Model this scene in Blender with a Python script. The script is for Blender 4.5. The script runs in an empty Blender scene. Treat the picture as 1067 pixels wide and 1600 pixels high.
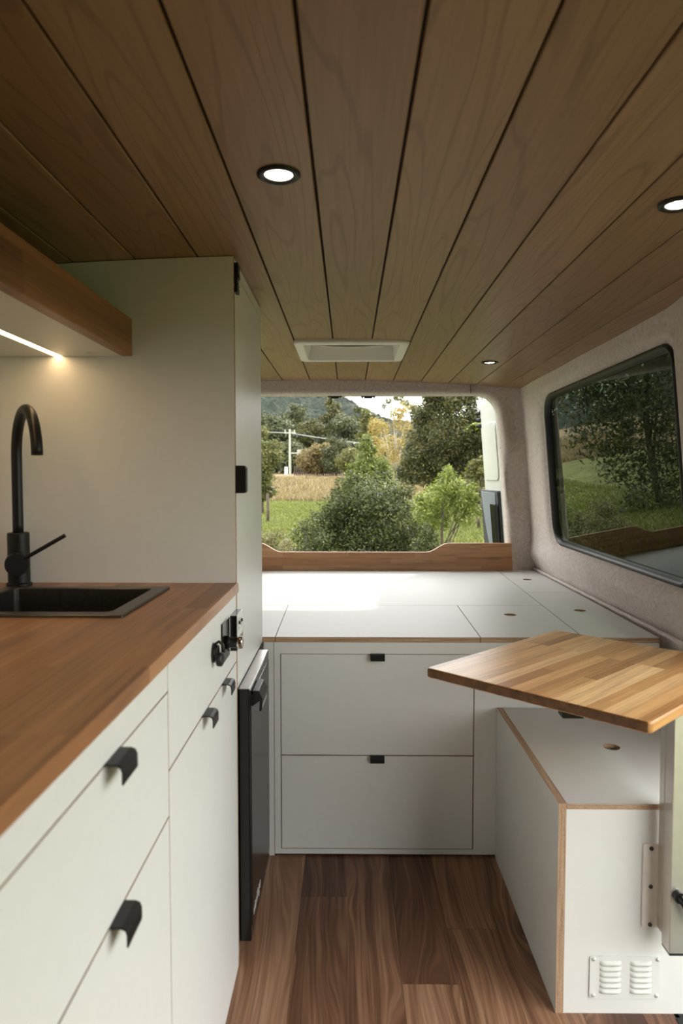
import bpy, math, random
import numpy as np
from mathutils import Vector, Matrix
S = bpy.context.scene
COL = S.collection
random.seed(7)
RNG = np.random.default_rng(11)

# ------------------------------------------------------------------ camera
cam = bpy.data.cameras.new('camera'); camo = bpy.data.objects.new('camera', cam); COL.objects.link(camo)
cam.sensor_fit = 'VERTICAL'; cam.sensor_height = 36.0; cam.lens = 24.0
cam.clip_start = 0.02; cam.clip_end = 3000
camo.location = (0, 0, 1.11)
camo.rotation_euler = (math.radians(90 - 2.79), 0, math.radians(0.6175))
cam.dof.use_dof = True; cam.dof.focus_distance = 2.6; cam.dof.aperture_fstop = 5.6
S.camera = camo

# ------------------------------------------------------------------ light
S.view_settings.view_transform = 'Standard'; S.view_settings.look = 'None'
S.view_settings.gamma = 1.0; S.view_settings.use_curve_mapping = False
S.view_settings.exposure = 0.08
SKY = 5.7
w = bpy.data.worlds.new('sky'); S.world = w; w.use_nodes = True
nt = w.node_tree; nt.nodes.clear()
wo = nt.nodes.new('ShaderNodeOutputWorld'); bg = nt.nodes.new('ShaderNodeBackground')
tc = nt.nodes.new('ShaderNodeTexCoord'); sp = nt.nodes.new('ShaderNodeSeparateXYZ')
rp = nt.nodes.new('ShaderNodeValToRGB'); ns = nt.nodes.new('ShaderNodeTexNoise')
ns.inputs['Scale'].default_value = 3.0; ns.inputs['Detail'].default_value = 4
mx = nt.nodes.new('ShaderNodeMath'); mx.operation = 'MULTIPLY_ADD'; mx.inputs[1].default_value = .25
nt.links.new(tc.outputs['Generated'], sp.inputs[0]); nt.links.new(tc.outputs['Generated'], ns.inputs['Vector'])
nt.links.new(ns.outputs['Fac'], mx.inputs[0]); nt.links.new(sp.outputs['Z'], mx.inputs[2])
nt.links.new(mx.outputs[0], rp.inputs[0]); nt.links.new(rp.outputs[0], bg.inputs[0])
rp.color_ramp.elements[0].color = (1.0, .995, .965, 1); rp.color_ramp.elements[0].position = .1
rp.color_ramp.elements[1].color = (.92, .93, .92, 1); rp.color_ramp.elements[1].position = .9
bg.inputs[1].default_value = SKY
nt.links.new(bg.outputs[0], wo.inputs[0])

sun = bpy.data.lights.new('sun', 'SUN'); suno = bpy.data.objects.new('sun', sun); COL.objects.link(suno)
sun.energy = 3.3; sun.angle = math.radians(.9); sun.color = (1.0, .93, .80)
sd = Vector((.48, .88, .65)).normalized()           # direction towards the sun
suno.rotation_euler = sd.to_track_quat('Z', 'Y').to_euler()

# ------------------------------------------------------------------ mesh helpers
OFF = {}
class MB:
    def __init__(s): s.v = []; s.f = []; s.m = []; s.r = []
    def add(s, vs, fs, m=0, r=None):
        b = len(s.v); s.v += [tuple(v) for v in vs]
        for f in fs:
            s.f.append(tuple(b + i for i in f)); s.m.append(m); s.r.append(random.random() if r is None else r)
        return s
    def box(s, x0, x1, y0, y1, z0, z1, m=0, r=None, fm=None):
        # fm: per-face material (x-,x+,y-,y+,z-,z+)
        vs = [(x, y, z) for x in (x0, x1) for y in (y0, y1) for z in (z0, z1)]
        fs = [(0, 1, 3, 2), (4, 6, 7, 5), (0, 4, 5, 1), (2, 3, 7, 6), (0, 2, 6, 4), (1, 5, 7, 3)]
        if r is None: r = random.random()
        for i, f in enumerate(fs): s.add([vs[k] for k in f], [(0, 1, 2, 3)], fm[i] if fm else m, r) if fm else None
        if not fm: s.add(vs, fs, m, r)
        return s
    def prism(s, poly, a0, a1, axis='z', m=0, me=None, r=None):
        # poly is 2d CCW; axis extruded
        n = len(poly)
        def P(p, a): return {'z': (p[0], p[1], a), 'y': (p[0], a, p[1]), 'x': (a, p[0], p[1])}[axis]
        vs = [P(p, a0) for p in poly] + [P(p, a1) for p in poly]
        b = len(s.v); s.v += vs; rr = random.random() if r is None else r
        s.f.append(tuple(b + i for i in reversed(range(n)))); s.m.append(m); s.r.append(rr)
        s.f.append(tuple(b + n + i for i in range(n))); s.m.append(m); s.r.append(rr)
        for i in range(n):
            j = (i + 1) % n
            s.f.append((b + i, b + j, b + n + j, b + n + i)); s.m.append(m if me is None else me); s.r.append(rr)
        return s
    def plate_hole(s, outer, inner, a0, a1, axis='z', m=0, me=1):
        # plate with hole; outer and inner loops with the same count
        n = len(outer)
        def P(p, a): return {'z': (p[0], p[1], a), 'y': (p[0], a, p[1]), 'x': (a, p[0], p[1])}[axis]
        b = len(s.v); s.v += [P(p, a0) for p in outer] + [P(p, a0) for p in inner] + [P(p, a1) for p in outer] + [P(p, a1) for p in inner]
        rr = random.random()
        for i in range(n):
            j = (i + 1) % n
            for f, mm in (((i, n + i, n + j, j), m), ((2*n + i, 2*n + j, 3*n + j, 3*n + i), m), ((i, j, 2*n + j, 2*n + i), me), ((n + j, n + i, 3*n + i, 3*n + j), me)):
                s.f.append(tuple(b + k for k in f)); s.m.append(mm); s.r.append(rr)
        return s
    def lathe(s, prof, base=(0, 0, 0), axis=(0, 0, 1), n=32, m=0):
        # prof: list of (radius, height) along axis
        ax = Vector(axis).normalized(); a = ax.orthogonal().normalized(); c = ax.cross(a); base = Vector(base)
        b = len(s.v)
        for (r, h) in prof:
            for k in range(n):
                t = 2*math.pi*k/n; s.v.append(tuple(base + ax*h + (a*math.cos(t) + c*math.sin(t))*max(r, 1e-5)))
        for i in range(len(prof)-1):
            for k in range(n):
                l = (k+1) % n
                s.f.append((b+i*n+k, b+i*n+l, b+(i+1)*n+l, b+(i+1)*n+k)); s.m.append(m); s.r.append(.5)
        return s
    def cyl(s, p0, p1, r, n=20, m=0, r1=None):
        p0 = Vector(p0); p1 = Vector(p1); L = (p1-p0).length
        return s.lathe([(0, 0), (r, 0), (r if r1 is None else r1, L), (0, L)], p0, p1-p0, n, m)
    def tube(s, pts, rad, n=12, m=0, cap=True):
        pts = [Vector(p) for p in pts]; rr = rad if isinstance(rad, (list, tuple)) else [rad]*len(pts)
        b = len(s.v); T0 = None; a = None
        for i, p in enumerate(pts):
            t = (pts[min(i+1, len(pts)-1)] - pts[max(i-1, 0)]).normalized()
            if a is None: a = t.orthogonal().normalized()
            else: a = (a - t*a.dot(t)).normalized()
            c = t.cross(a)
            for k in range(n):
                q = 2*math.pi*k/n; s.v.append(tuple(p + (a*math.cos(q)+c*math.sin(q))*rr[i]))
        for i in range(len(pts)-1):
            for k in range(n):
                l = (k+1) % n; s.f.append((b+i*n+k, b+i*n+l, b+(i+1)*n+l, b+(i+1)*n+k)); s.m.append(m); s.r.append(.5)
        if cap:
            s.f.append(tuple(b+k for k in reversed(range(n)))); s.m.append(m); s.r.append(.5)
            s.f.append(tuple(b+(len(pts)-1)*n+k for k in range(n))); s.m.append(m); s.r.append(.5)
        return s
    def grid(s, rows, m=0, closed=False, r=.5):
        # rows: list of lists of points
        b = len(s.v); n = len(rows[0])
        for row in rows: s.v += [tuple(p) for p in row]
        for i in range(len(rows)-1):
            for k in range(n if closed else n-1):
                l = (k+1) % n; s.f.append((b+i*n+k, b+i*n+l, b+(i+1)*n+l, b+(i+1)*n+k)); s.m.append(m); s.r.append(r)
        return s
    def build(s, name, mats, parent=None, smooth=False, bevel=0, loc=None, segs=2, fix=True):
        if not isinstance(mats, (list, tuple)): mats = [mats]
        off = Vector(OFF[parent.name]) if parent else Vector(loc if loc else (0, 0, 0))
        me = bpy.data.meshes.new(name)
        me.from_pydata([tuple(Vector(v)-off) for v in s.v], [], s.f)
        for m_ in mats: me.materials.append(m_)
        me.polygons.foreach_set('material_index', s.m)
        at = me.attributes.new('rnd', 'FLOAT', 'FACE'); at.data.foreach_set('value', s.r)
        if smooth: me.polygons.foreach_set('use_smooth', [True]*len(me.polygons))
        me.validate(); me.update()
        if fix:
            import bmesh
            bm = bmesh.new(); bm.from_mesh(me)
            bmesh.ops.remove_doubles(bm, verts=bm.verts, dist=1e-6)
            bmesh.ops.recalc_face_normals(bm, faces=bm.faces); bm.to_mesh(me); bm.free()
        o = bpy.data.objects.new(name, me); COL.objects.link(o)
        if parent: o.parent = parent
        else: o.location = off
        OFF[o.name] = tuple(off)
        if bevel:
            b = o.modifiers.new('bevel', 'BEVEL'); b.width = bevel; b.segments = segs; b.limit_method = 'ANGLE'; b.angle_limit = math.radians(40)
        if smooth and not bevel:
            pass
        return o
def tag(o, label=None, cat=None, group=None, kind=None):
    if label: o['label'] = label
    if cat: o['category'] = cat
    if group: o['group'] = group
    if kind: o['kind'] = kind
    return o
def thing(name, label, cat, loc, group=None):
    o = bpy.data.objects.new(name, None); COL.objects.link(o); o.location = loc; o.empty_display_size = .05
    OFF[o.name] = tuple(loc); return tag(o, label, cat, group)
def struct(o): o['kind'] = 'structure'; return o
def rounded(corners, radii, n=8):
    # corners CCW 2d list; returns loop with rounded corners
    out = []; N = len(corners)
    for i in range(N):
        p = Vector(corners[i]); a = (Vector(corners[i-1])-p); b = (Vector(corners[(i+1) % N])-p)
        r = radii[i] if isinstance(radii, (list, tuple)) else radii
        la, lb = a.length, b.length; a.normalize(); b.normalize()
        ang = a.angle(b); d = r/math.tan(ang/2)
        if r <= 0: out.append(tuple(p)); continue
        c = p + (a+b).normalized()*(r/math.sin(ang/2))
        s0 = p+a*d-c; s1 = p+b*d-c
        t0 = math.atan2(s0.y, s0.x); t1 = math.atan2(s1.y, s1.x)
        dt = (t1-t0+math.pi) % (2*math.pi)-math.pi
        for k in range(n+1):
            t = t0+dt*k/n; out.append((c.x+r*math.cos(t), c.y+r*math.sin(t)))
    return out
def dense(loop, step):
    out = []
    for i in range(len(loop)):
        a = Vector(loop[i]); b = Vector(loop[(i+1) % len(loop)]); L = (b-a).length; k = max(1, int(math.ceil(L/step)))
        for j in range(k): out.append(tuple(a+(b-a)*j/k))
    return out
def cast(c, p, poly):
    # ray from c through p to the convex polygon
    d = Vector(p)-Vector(c); best = None
    for i in range(len(poly)):
        a = Vector(poly[i]); b = Vector(poly[(i+1) % len(poly)]); e = b-a
        den = d.x*e.y-d.y*e.x
        if abs(den) < 1e-12: continue
        ac = a-Vector(c); t = (ac.x*e.y-ac.y*e.x)/den; u = (ac.x*d.y-ac.y*d.x)/den
        if t > 0 and -1e-6 <= u <= 1+1e-6 and (best is None or t > best): best = t
    return tuple(Vector(c)+d*best)
def circ(c, r, n=24): return [(c[0]+r*math.cos(2*math.pi*k/n), c[1]+r*math.sin(2*math.pi*k/n)) for k in range(n)]
def inset(loop, d):
    out = []; N = len(loop)
    for i in range(N):
        a = Vector(loop[i-1]); b = Vector(loop[(i+1) % N]); t = (b-a).normalized(); out.append((loop[i][0]-t.y*d, loop[i][1]+t.x*d))
    return out

# ------------------------------------------------------------------ material helpers
class NT:
    def __init__(s, name):
        s.mat = bpy.data.materials.new(name); s.mat.use_nodes = True; s.t = s.mat.node_tree; s.t.nodes.clear()
        s.out = s.t.nodes.new('ShaderNodeOutputMaterial')
    def n(s, ty, **kw):
        o = s.t.nodes.new('ShaderNode'+ty)
        for k, v in kw.items():
            if k in ('operation', 'blend_type', 'data_type', 'noise_dimensions', 'attribute_name', 'feature', 'wave_type', 'vector_type', 'interpolation_type', 'offset', 'squash', 'offset_frequency', 'attribute_type', 'distance', 'voronoi_dimensions'): setattr(o, k, v)
            else:
                key = k.replace('_', ' ')
                tgt = o.inputs[int(k[1:])] if (k[0] == 'i' and k[1:].isdigit()) else o.inputs[key]
                if hasattr(v, 'is_output') : s.t.links.new(v, tgt)
                else: tgt.default_value = v
        return o
    def math(s, op, a, b=0.0, c=0.0):
        o = s.t.nodes.new('ShaderNodeMath'); o.operation = op
        for i, v in enumerate((a, b, c)):
            if hasattr(v, 'is_output'): s.t.links.new(v, o.inputs[i])
            else: o.inputs[i].default_value = v
        return o.outputs[0]
    def ramp(s, fac, stops, interp='LINEAR'):
        o = s.t.nodes.new('ShaderNodeValToRGB'); cr = o.color_ramp; cr.interpolation = interp
        while len(cr.elements) < len(stops): cr.elements.new(.5)
        for e, (p, c) in zip(cr.elements, stops): e.position = p; e.color = (*c, 1) if len(c) == 3 else c
        s.t.links.new(fac, o.inputs[0]); return o.outputs[0]
    def mix(s, fac, a, b, bt='MIX'):
        o = s.t.nodes.new('ShaderNodeMix'); o.data_type = 'RGBA'; o.blend_type = bt
        for i, v in ((0, fac), (6, a), (7, b)):
            if hasattr(v, 'is_output'): s.t.links.new(v, o.inputs[i])
            else: o.inputs[i].default_value = ((*v, 1) if isinstance(v, tuple) and len(v) == 3 else v)
        return o.outputs[2]
    def pos(s): return s.t.nodes.new('ShaderNodeNewGeometry').outputs['Position']
    def obj(s): return s.t.nodes.new('ShaderNodeTexCoord').outputs['Object']
    def mapv(s, v, scale=(1, 1, 1), rot=(0, 0, 0), loc=(0, 0, 0)):
        return s.n('Mapping', Vector=v, Scale=scale, Rotation=rot, Location=loc).outputs[0]
    def bsdf(s, color, rough=.5, metal=0.0, spec=.5, bump=None, bstr=.2, bdist=.01, **kw):
        b = s.t.nodes.new('ShaderNodeBsdfPrincipled')
        for k, v in (('Base Color', color), ('Roughness', rough), ('Metallic', metal), ('Specular IOR Level', spec)):
            if hasattr(v, 'is_output'): s.t.links.new(v, b.inputs[k])
            else: b.inputs[k].default_value = (*v, 1) if isinstance(v, tuple) else v
        for k, v in kw.items():
            v_ = (*v, 1) if isinstance(v, tuple) else v
            b.inputs[k.replace('_', ' ')].default_value = v_
        if bump is not None:
            bn = s.n('Bump', Strength=bstr, Distance=bdist, Height=bump); s.t.links.new(bn.outputs[0], b.inputs['Normal'])
        return b
    def done(s, b): s.t.links.new(b.outputs[0], s.out.inputs[0]); return s.mat
def simple(name, c, rough=.5, metal=0.0, spec=.5, nz=0.0, nscale=40):
    N = NT(name)
    n_ = N.n('TexNoise', Vector=N.obj(), Scale=float(nscale), Detail=3.0).outputs['Fac']
    k = N.ramp(n_, [(0.3, tuple(x*(1-nz) for x in c)), (.7, tuple(min(1, x*(1+nz)) for x in c))])
    return N.done(N.bsdf(k, rough, metal, spec))

M = {}
M['white'] = simple('white_laminate', (.675, .68, .655), .38, 0, .45, .012)
M['white_top'] = simple('white_laminate_deck', (.62, .615, .60), .45, 0, .35, .01)
M['black'] = simple('black_matte_metal', (.008, .008, .0075), .42, 0, .3, .1)
M['black_gloss'] = simple('black_gloss_plastic', (.006, .006, .006), .18, 0, .4, .1)
M['black_door'] = simple('black_satin_door', (.012, .011, .009), .26, 0, .35, .1)
M['steel_dark'] = simple('gunmetal_steel', (.09, .085, .075), .34, .85, .5, .15, 90)
M['steel'] = simple('satin_steel', (.62, .60, .57), .28, 1, .5, .05)
M['alu'] = simple('anodised_aluminium', (.66, .64, .60), .38, .85, .5, .03)
M['plate'] = simple('satin_plate', (.74, .70, .65), .4, .1, .5, .03)
M['brushed_top'] = simple('fridge_top_metal', (.42, .40, .38), .35, .8, .5, .05)
M['chrome'] = simple('chrome', (.8, .8, .8), .08, 1)
M['rubber'] = simple('black_rubber', (.010, .010, .009), .42, 0, .4, .1)
M['van_white'] = simple('white_body_paint', (.56, .57, .53), .22, 0, .5, .02, 8)
M['trim_grey'] = simple('charcoal_door_trim', (.025, .027, .028), .6, 0, .35, .1)
M['pocket_reflection'] = simple('blue_grey_pocket_reflection', (.17, .19, .22), .35, 0, .5, .1)  # blue grey paints the reflection on the door's grab pocket
M['plastic_white'] = simple('cream_plastic', (.80, .78, .70), .4, 0, .4, .01)
M['vinyl_dark'] = simple('dark_step_mat', (.015, .018, .017), .6, 0, .3, .3)
M['brown_reflection'] = simple('brown_reflection', (.12, .08, .05), .4, 0, .4, .1)
M['silver_text'] = simple('silver_lettering', (.62, .62, .60), .35, .3, .5, .02)
M['post_grey'] = simple('weathered_post', (.075, .058, .045), .9, 0, .2, .4, 12)
M['pole_pale'] = simple('pale_pole_timber', (.27, .28, .23), .85, 0, .2, .2, 6)
M['cable'] = simple('cable_grey', (.20, .21, .20), .6, 0, .3, .1)

def ply(ax=2):
    N = NT('plywood_edge'); p = N.pos()
    n1 = N.n('TexNoise', Vector=N.mapv(p, (420, 420, 420)), Scale=1.0, Detail=1.0).outputs['Fac']
    n2 = N.n('TexNoise', Vector=N.mapv(p, (8, 8, 500) if ax == 2 else (500, 8, 8)), Scale=1.0, Detail=2.0).outputs['Fac']
    f = N.math('MULTIPLY_ADD', n2, .7, N.math('MULTIPLY', n1, .3))
    c = N.ramp(f, [(.32, (.20, .115, .065)), (.5, (.38, .25, .16)), (.68, (.50, .36, .25))])
    return N.done(N.bsdf(c, .6, 0, .3))
M['ply'] = ply(); M['ply_x'] = ply(0)

def butcher(name, rotz, tones, bw, bl, plane='xy', rough=.35, gscale=1.0, spec=.45, objc=False):
    # staves run along local X of the rotated coordinates
    N = NT(name); p = N.obj() if objc else N.pos()
    rot = {'xy': (0, 0, rotz), 'yz': (0, 0, 0), 'xz': (0, 0, 0)}[plane]
    if plane == 'yz':     # grain along Y, rows along z
        s3 = N.n('SeparateXYZ', i0=p); v = N.n('CombineXYZ', i0=s3.outputs[1], i1=s3.outputs[2], i2=s3.outputs[0]).outputs[0]
    elif plane == 'xz':
        s3 = N.n('SeparateXYZ', i0=p); v = N.n('CombineXYZ', i0=s3.outputs[0], i1=s3.outputs[2], i2=s3.outputs[1]).outputs[0]
    else: v = N.mapv(p, rot=rot)
    br = N.n('TexBrick', Vector=v, Color1=(0, 0, 0, 1), Color2=(1, 1, 1, 1), Mortar=(.3, .3, .3, 1), Scale=1.0)
    br.offset = .37; br.offset_frequency = 3; br.squash = 1
    br.inputs['Mortar Size'].default_value = .0004; br.inputs['Mortar Smooth'].default_value = .5
    br.inputs['Brick Width'].default_value = bl; br.inputs['Row Height'].default_value = bw
    g = N.n('SeparateColor', i0=br.outputs['Color']).outputs[0]
    vg = N.n('VectorMath', operation='ADD', i0=v, i1=N.n('CombineXYZ', i0=N.math('MULTIPLY', g, 7.3), i1=N.math('MULTIPLY', g, 3.1), i2=0.0).outputs[0]).outputs[0]
    base = N.ramp(g, tones)
    wob = N.n('TexNoise', Vector=N.mapv(vg, (2.2, 14, 6)), Scale=1.0, Detail=2.0)
    fine = N.n('TexNoise', Vector=N.mapv(vg, (7*gscale, 190*gscale, 60)), Scale=1.0, Detail=4.0, Distortion=.4).outputs['Fac']
    band = N.n('TexNoise', Vector=N.mapv(vg, (1.6*gscale, 34*gscale, 20)), Scale=1.0, Detail=3.0, Distortion=1.0).outputs['Fac']
    f = N.math('MULTIPLY_ADD', fine, .45, N.math('MULTIPLY', band, .55))
    k = N.ramp(f, [(.30, (.55, .50, .44)), (.48, (.92, .91, .90)), (.66, (1.14, 1.14, 1.14))])
    c = N.mix(1.0, base, k, 'MULTIPLY')
    kn = N.n('TexNoise', Vector=N.mapv(vg, (3.2, 11, 5), loc=(3, 1, 0)), Scale=1.0, Detail=1.0).outputs['Fac']
    c = N.mix(N.ramp(kn, [(.70, (0, 0, 0)), (.80, (.7, .7, .7))]), c, (.10, .05, .025))
    return N.done(N.bsdf(c, rough, 0, spec, bump=fine, bstr=.06, bdist=.002))
warm = [(0, (.24, .10, .036)), (.25, (.31, .14, .052)), (.5, (.36, .17, .066)), (.75, (.41, .205, .088)), (1, (.48, .26, .12))]
M['worktop'] = butcher('worktop_timber', math.radians(90), warm, .042, .60, rough=.36)
tw = [(0, (.40, .19, .065)), (.3, (.58, .30, .11)), (.6, (.68, .38, .155)), (1, (.80, .51, .25))]
M['table'] = butcher('table_timber', -math.atan2(.376, .396), tw, .031, .50, rough=.30)
M['end_grain_shaded'] = simple('oiled_end_grain_shaded', (.13, .060, .022), .5, 0, .3, .35, 60)  # end grain, darkened further to paint shade on the table's end edges
M['fascia'] = butcher('fascia_timber', 0, [(0, (.16, .07, .028)), (.5, (.26, .12, .048)), (1, (.36, .18, .075))], .04, .5, 'yz', .4)
M['upstand'] = butcher('upstand_timber', 0, [(0, (.40, .195, .085)), (.5, (.48, .25, .118)), (1, (.58, .33, .17))], .045, .33, 'xz', .4)

def ceiling_mat():
    N = NT('ceiling_plank_timber'); p = N.pos()
    r = N.n('Attribute', attribute_name='rnd').outputs['Fac']
    v = N.n('VectorMath', operation='ADD', i0=p, i1=N.n('CombineXYZ', i0=N.math('MULTIPLY', r, 13.0), i1=N.math('MULTIPLY', r, 9.0), i2=0.0).outputs[0]).outputs[0]
    low = N.n('TexNoise', Vector=N.mapv(v, (7.5, .75, 0.01)), Scale=1.0, Detail=1.5, Distortion=.25).outputs['Fac']
    s3 = N.n('SeparateXYZ', i0=v)
    ph = N.math('MULTIPLY_ADD', low, 95.0, N.math('MULTIPLY', s3.outputs[0], 60.0))
    sn = N.math('SINE', ph)
    ln = N.ramp(sn, [(.0, (1, 1, 1)), (.70, (1, 1, 1)), (.97, (.80, .78, .75))])
    fine = N.n('TexNoise', Vector=N.mapv(v, (160, 5, 1)), Scale=1.0, Detail=3.0).outputs['Fac']
    base = N.ramp(r, [(0, (.27, .162, .092)), (.5, (.31, .19, .11)), (1, (.355, .222, .132))])
    c = N.mix(1.0, base, ln, 'MULTIPLY')
    c = N.mix(1.0, c, N.ramp(fine, [(.3, (.88, .88, .87)), (.7, (1.07, 1.07, 1.07))]), 'MULTIPLY')
    return N.done(N.bsdf(c, .42, 0, .4))
M['ceiling'] = ceiling_mat()
M['groove'] = simple('groove_shadow_gap', (.03, .02, .012), .8, 0, .2, .1)

def floor_mat():
    N = NT('walnut_floor_planks'); p = N.pos()
    r = N.n('Attribute', attribute_name='rnd').outputs['Fac']
    v = N.n('VectorMath', operation='ADD', i0=p, i1=N.n('CombineXYZ', i0=N.math('MULTIPLY', r, 11.0), i1=N.math('MULTIPLY', r, 17.0), i2=0.0).outputs[0]).outputs[0]
    # swirl: knots push the grain aside
    wn = N.n('TexNoise', Vector=N.mapv(v, (6.0, 1.1, 1)), Scale=1.0, Detail=2.0, Distortion=.3)
    vo = N.n('TexVoronoi', Vector=N.mapv(v, (4.2, 1.7, .001)), Scale=1.0, Randomness=1.0)
    kd = vo.outputs['Distance']
    kf = N.ramp(kd, [(0.0, (1, 1, 1)), (.20, (.25, .25, .25)), (.42, (0, 0, 0))], 'EASE')
    s3 = N.n('SeparateXYZ', i0=v)
    gx = N.math('ADD', N.math('MULTIPLY', s3.outputs[0], 33.0), N.math('MULTIPLY', wn.outputs['Fac'], 4.6))
    gx = N.math('ADD', gx, N.math('MULTIPLY', kf, 3.0))
    gy = N.math('MULTIPLY', s3.outputs[1], 1.1)
    gv = N.n('CombineXYZ', i0=gx, i1=gy, i2=0.0).outputs[0]
    g1 = N.n('TexNoise', Vector=gv, Scale=1.0, Detail=3.0, Roughness=.65).outputs['Fac']
    gv2 = N.n('CombineXYZ', i0=N.math('MULTIPLY', gx, 5.0), i1=N.math('MULTIPLY', s3.outputs[1], 3.5), i2=4.0).outputs[0]
    g2 = N.n('TexNoise', Vector=gv2, Scale=1.0, Detail=2.0).outputs['Fac']
    f = N.math('MULTIPLY_ADD', g1, .62, N.math('MULTIPLY', g2, .38))
    f = N.math('ADD', f, N.math('MULTIPLY_ADD', r, .26, -.14))
    c = N.ramp(f, [(.28, (.060, .024, .012)), (.42, (.14, .064, .034)), (.52, (.24, .122, .068)), (.62, (.35, .195, .115)), (.76, (.50, .31, .20))])
    kk = N.ramp(kd, [(0.0, (1, 1, 1)), (.07, (.75, .75, .75)), (.17, (0, 0, 0))])
    c = N.mix(kk, c, (.028, .014, .008))
    return N.done(N.bsdf(c, .40, 0, .4, bump=g2, bstr=.05, bdist=.001))
M['floor'] = floor_mat()

def fabric():
    N = NT('grey_felt_lining'); p = N.pos()
    n1 = N.n('TexNoise', Vector=p, Scale=420.0, Detail=3.0).outputs['Fac']
    n2 = N.n('TexNoise', Vector=p, Scale=70.0, Detail=4.0).outputs['Fac']
    f = N.math('MULTIPLY_ADD', n1, .6, N.math('MULTIPLY', n2, .4))
    c = N.ramp(f, [(.3, (.38, .32, .29)), (.5, (.57, .50, .46)), (.7, (.74, .67, .62))])
    return N.done(N.bsdf(c, .95, 0, .15, bump=n1, bstr=.35, bdist=.002, Sheen_Weight=.2))
M['fabric'] = fabric()

def tint():
    N = NT('tinted_privacy_glass')
    t = N.n('BsdfTransparent', Color=(.030, .042, .028, 1)); g = N.n('BsdfGlossy', Color=(.95, 1, .95, 1), Roughness=0.0)
    ge = N.t.nodes.new('ShaderNodeNewGeometry')
    ca = N.math('ABSOLUTE', N.n('VectorMath', operation='DOT_PRODUCT', i0=ge.outputs['Normal'], i1=ge.outputs['Incoming']).outputs['Value'])
    fr = N.math('MULTIPLY_ADD', N.math('POWER', N.math('SUBTRACT', 1.0, ca), 5.0), .94, .06)
    m = N.n('MixShader', i0=fr, i1=t.outputs[0], i2=g.outputs[0])
    return N.done(m)
M['tint'] = tint()
def emit(name, c, s):
    N = NT(name); e = N.n('Emission', Color=(*c, 1), Strength=float(s)); return N.done(e)
M['led'] = emit('warm_led_strip', (1, .66, .34), 17)
M['lens'] = emit('warm_downlight_led', (1, .80, .60), 9)
M['lens_dot'] = emit('downlight_chip', (1, .88, .72), 30)

def leaf(name, c0, c1, c2, trans=.35, rough=.45):
    N = NT(name); r = N.n('Attribute', attribute_name='rnd').outputs['Fac']
    c = N.ramp(r, [(0, c0), (.55, c1), (1, c2)])
    b = N.bsdf(c, rough, 0, .3)
    t = N.n('BsdfTranslucent', Color=N.mix(1.0, c, (1.5, 1.6, .7), 'MULTIPLY'))
    m = N.n('MixShader', i0=trans, i1=b.outputs[0], i2=t.outputs[0])
    return N.done(m)
L = {
 'bush': leaf('bush_leaves', (.014, .021, .007), (.036, .048, .014), (.15, .16, .05)),
 'vine': leaf('vine_leaves', (.045, .065, .015), (.11, .14, .035), (.28, .30, .08)),
 'lime': leaf('lime_leaves', (.08, .11, .025), (.15, .185, .045), (.28, .30, .08)),
 'olive': leaf('olive_leaves', (.035, .042, .013), (.085, .09, .026), (.22, .20, .065)),
 'dark': leaf('dark_leaves', (.020, .026, .011), (.042, .052, .019), (.12, .125, .045), .25),
 'pine': leaf('tall_tree_leaves', (.022, .026, .009), (.050, .055, .017), (.17, .15, .055), .3),
 'gold': leaf('golden_leaves', (.15, .11, .035), (.27, .20, .07), (.42, .34, .15), .35),
 'brown': leaf('brownish_leaves', (.07, .05, .022), (.15, .11, .045), (.28, .22, .10), .3),
 'weed': leaf('dry_weed_leaves', (.06, .05, .025), (.12, .11, .05), (.22, .20, .10), .3),
 'grass': leaf('grass_blades', (.055, .066, .017), (.105, .12, .030), (.18, .19, .06), .3),
 'straw': leaf('straw_blades', (.085, .063, .033), (.165, .125, .068), (.28, .22, .125), .2),
}
M['bark'] = simple('grey_bark', (.09, .075, .055), .9, 0, .2, .4, 8)
M['bark_pale'] = simple('pale_bark', (.33, .29, .23), .85, 0, .2, .3, 8)

def ground_mat():
    N = NT('meadow_ground'); p = N.pos(); s3 = N.n('SeparateXYZ', i0=p)
    n1 = N.n('TexNoise', Vector=N.mapv(p, (.9, .9, .9)), Scale=1.0, Detail=6.0, Roughness=.7).outputs['Fac']
    n2 = N.n('TexNoise', Vector=N.mapv(p, (.12, .12, .12)), Scale=1.0, Detail=3.0).outputs['Fac']
    g = N.ramp(n1, [(.30, (.05, .045, .02)), (.42, (.085, .092, .028)), (.6, (.125, .14, .04)), (.75, (.17, .175, .065))])
    d = N.ramp(n1, [(.3, (.085, .055, .03)), (.5, (.19, .14, .08)), (.7, (.28, .225, .13))])
    yy = N.math('ADD', s3.outputs[1], N.math('MULTIPLY', n2, 14.0))
    msk = N.ramp(N.math('DIVIDE', yy, 100.0), [(.53, (0, 0, 0)), (.57, (1, 1, 1))])
    return N.done(N.bsdf(N.mix(msk, g, d), .95, 0, .1, bump=n1, bstr=.5, bdist=.1))
M['ground'] = ground_mat()
def hill_mat():
    N = NT('hazy_forested_hill'); p = N.pos()
    vo = N.n('TexVoronoi', Vector=N.mapv(p, (.11, .11, .11)), Scale=1.0).outputs['Distance']
    n1 = N.n('TexNoise', Vector=N.mapv(p, (.5, .5, .5)), Scale=1.0, Detail=4.0).outputs['Fac']
    c = N.ramp(N.math('MULTIPLY_ADD', n1, .7, N.math('MULTIPLY', vo, -.2)), [(.1, (.024, .030, .024)), (.35, (.044, .052, .040)), (.55, (.085, .095, .068))])  # greyed foliage tones carry distance haze in the colour
    return N.done(N.bsdf(c, .95, 0, .1, bump=n1, bstr=1.0, bdist=2.0))
M['hill'] = hill_mat()

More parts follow.
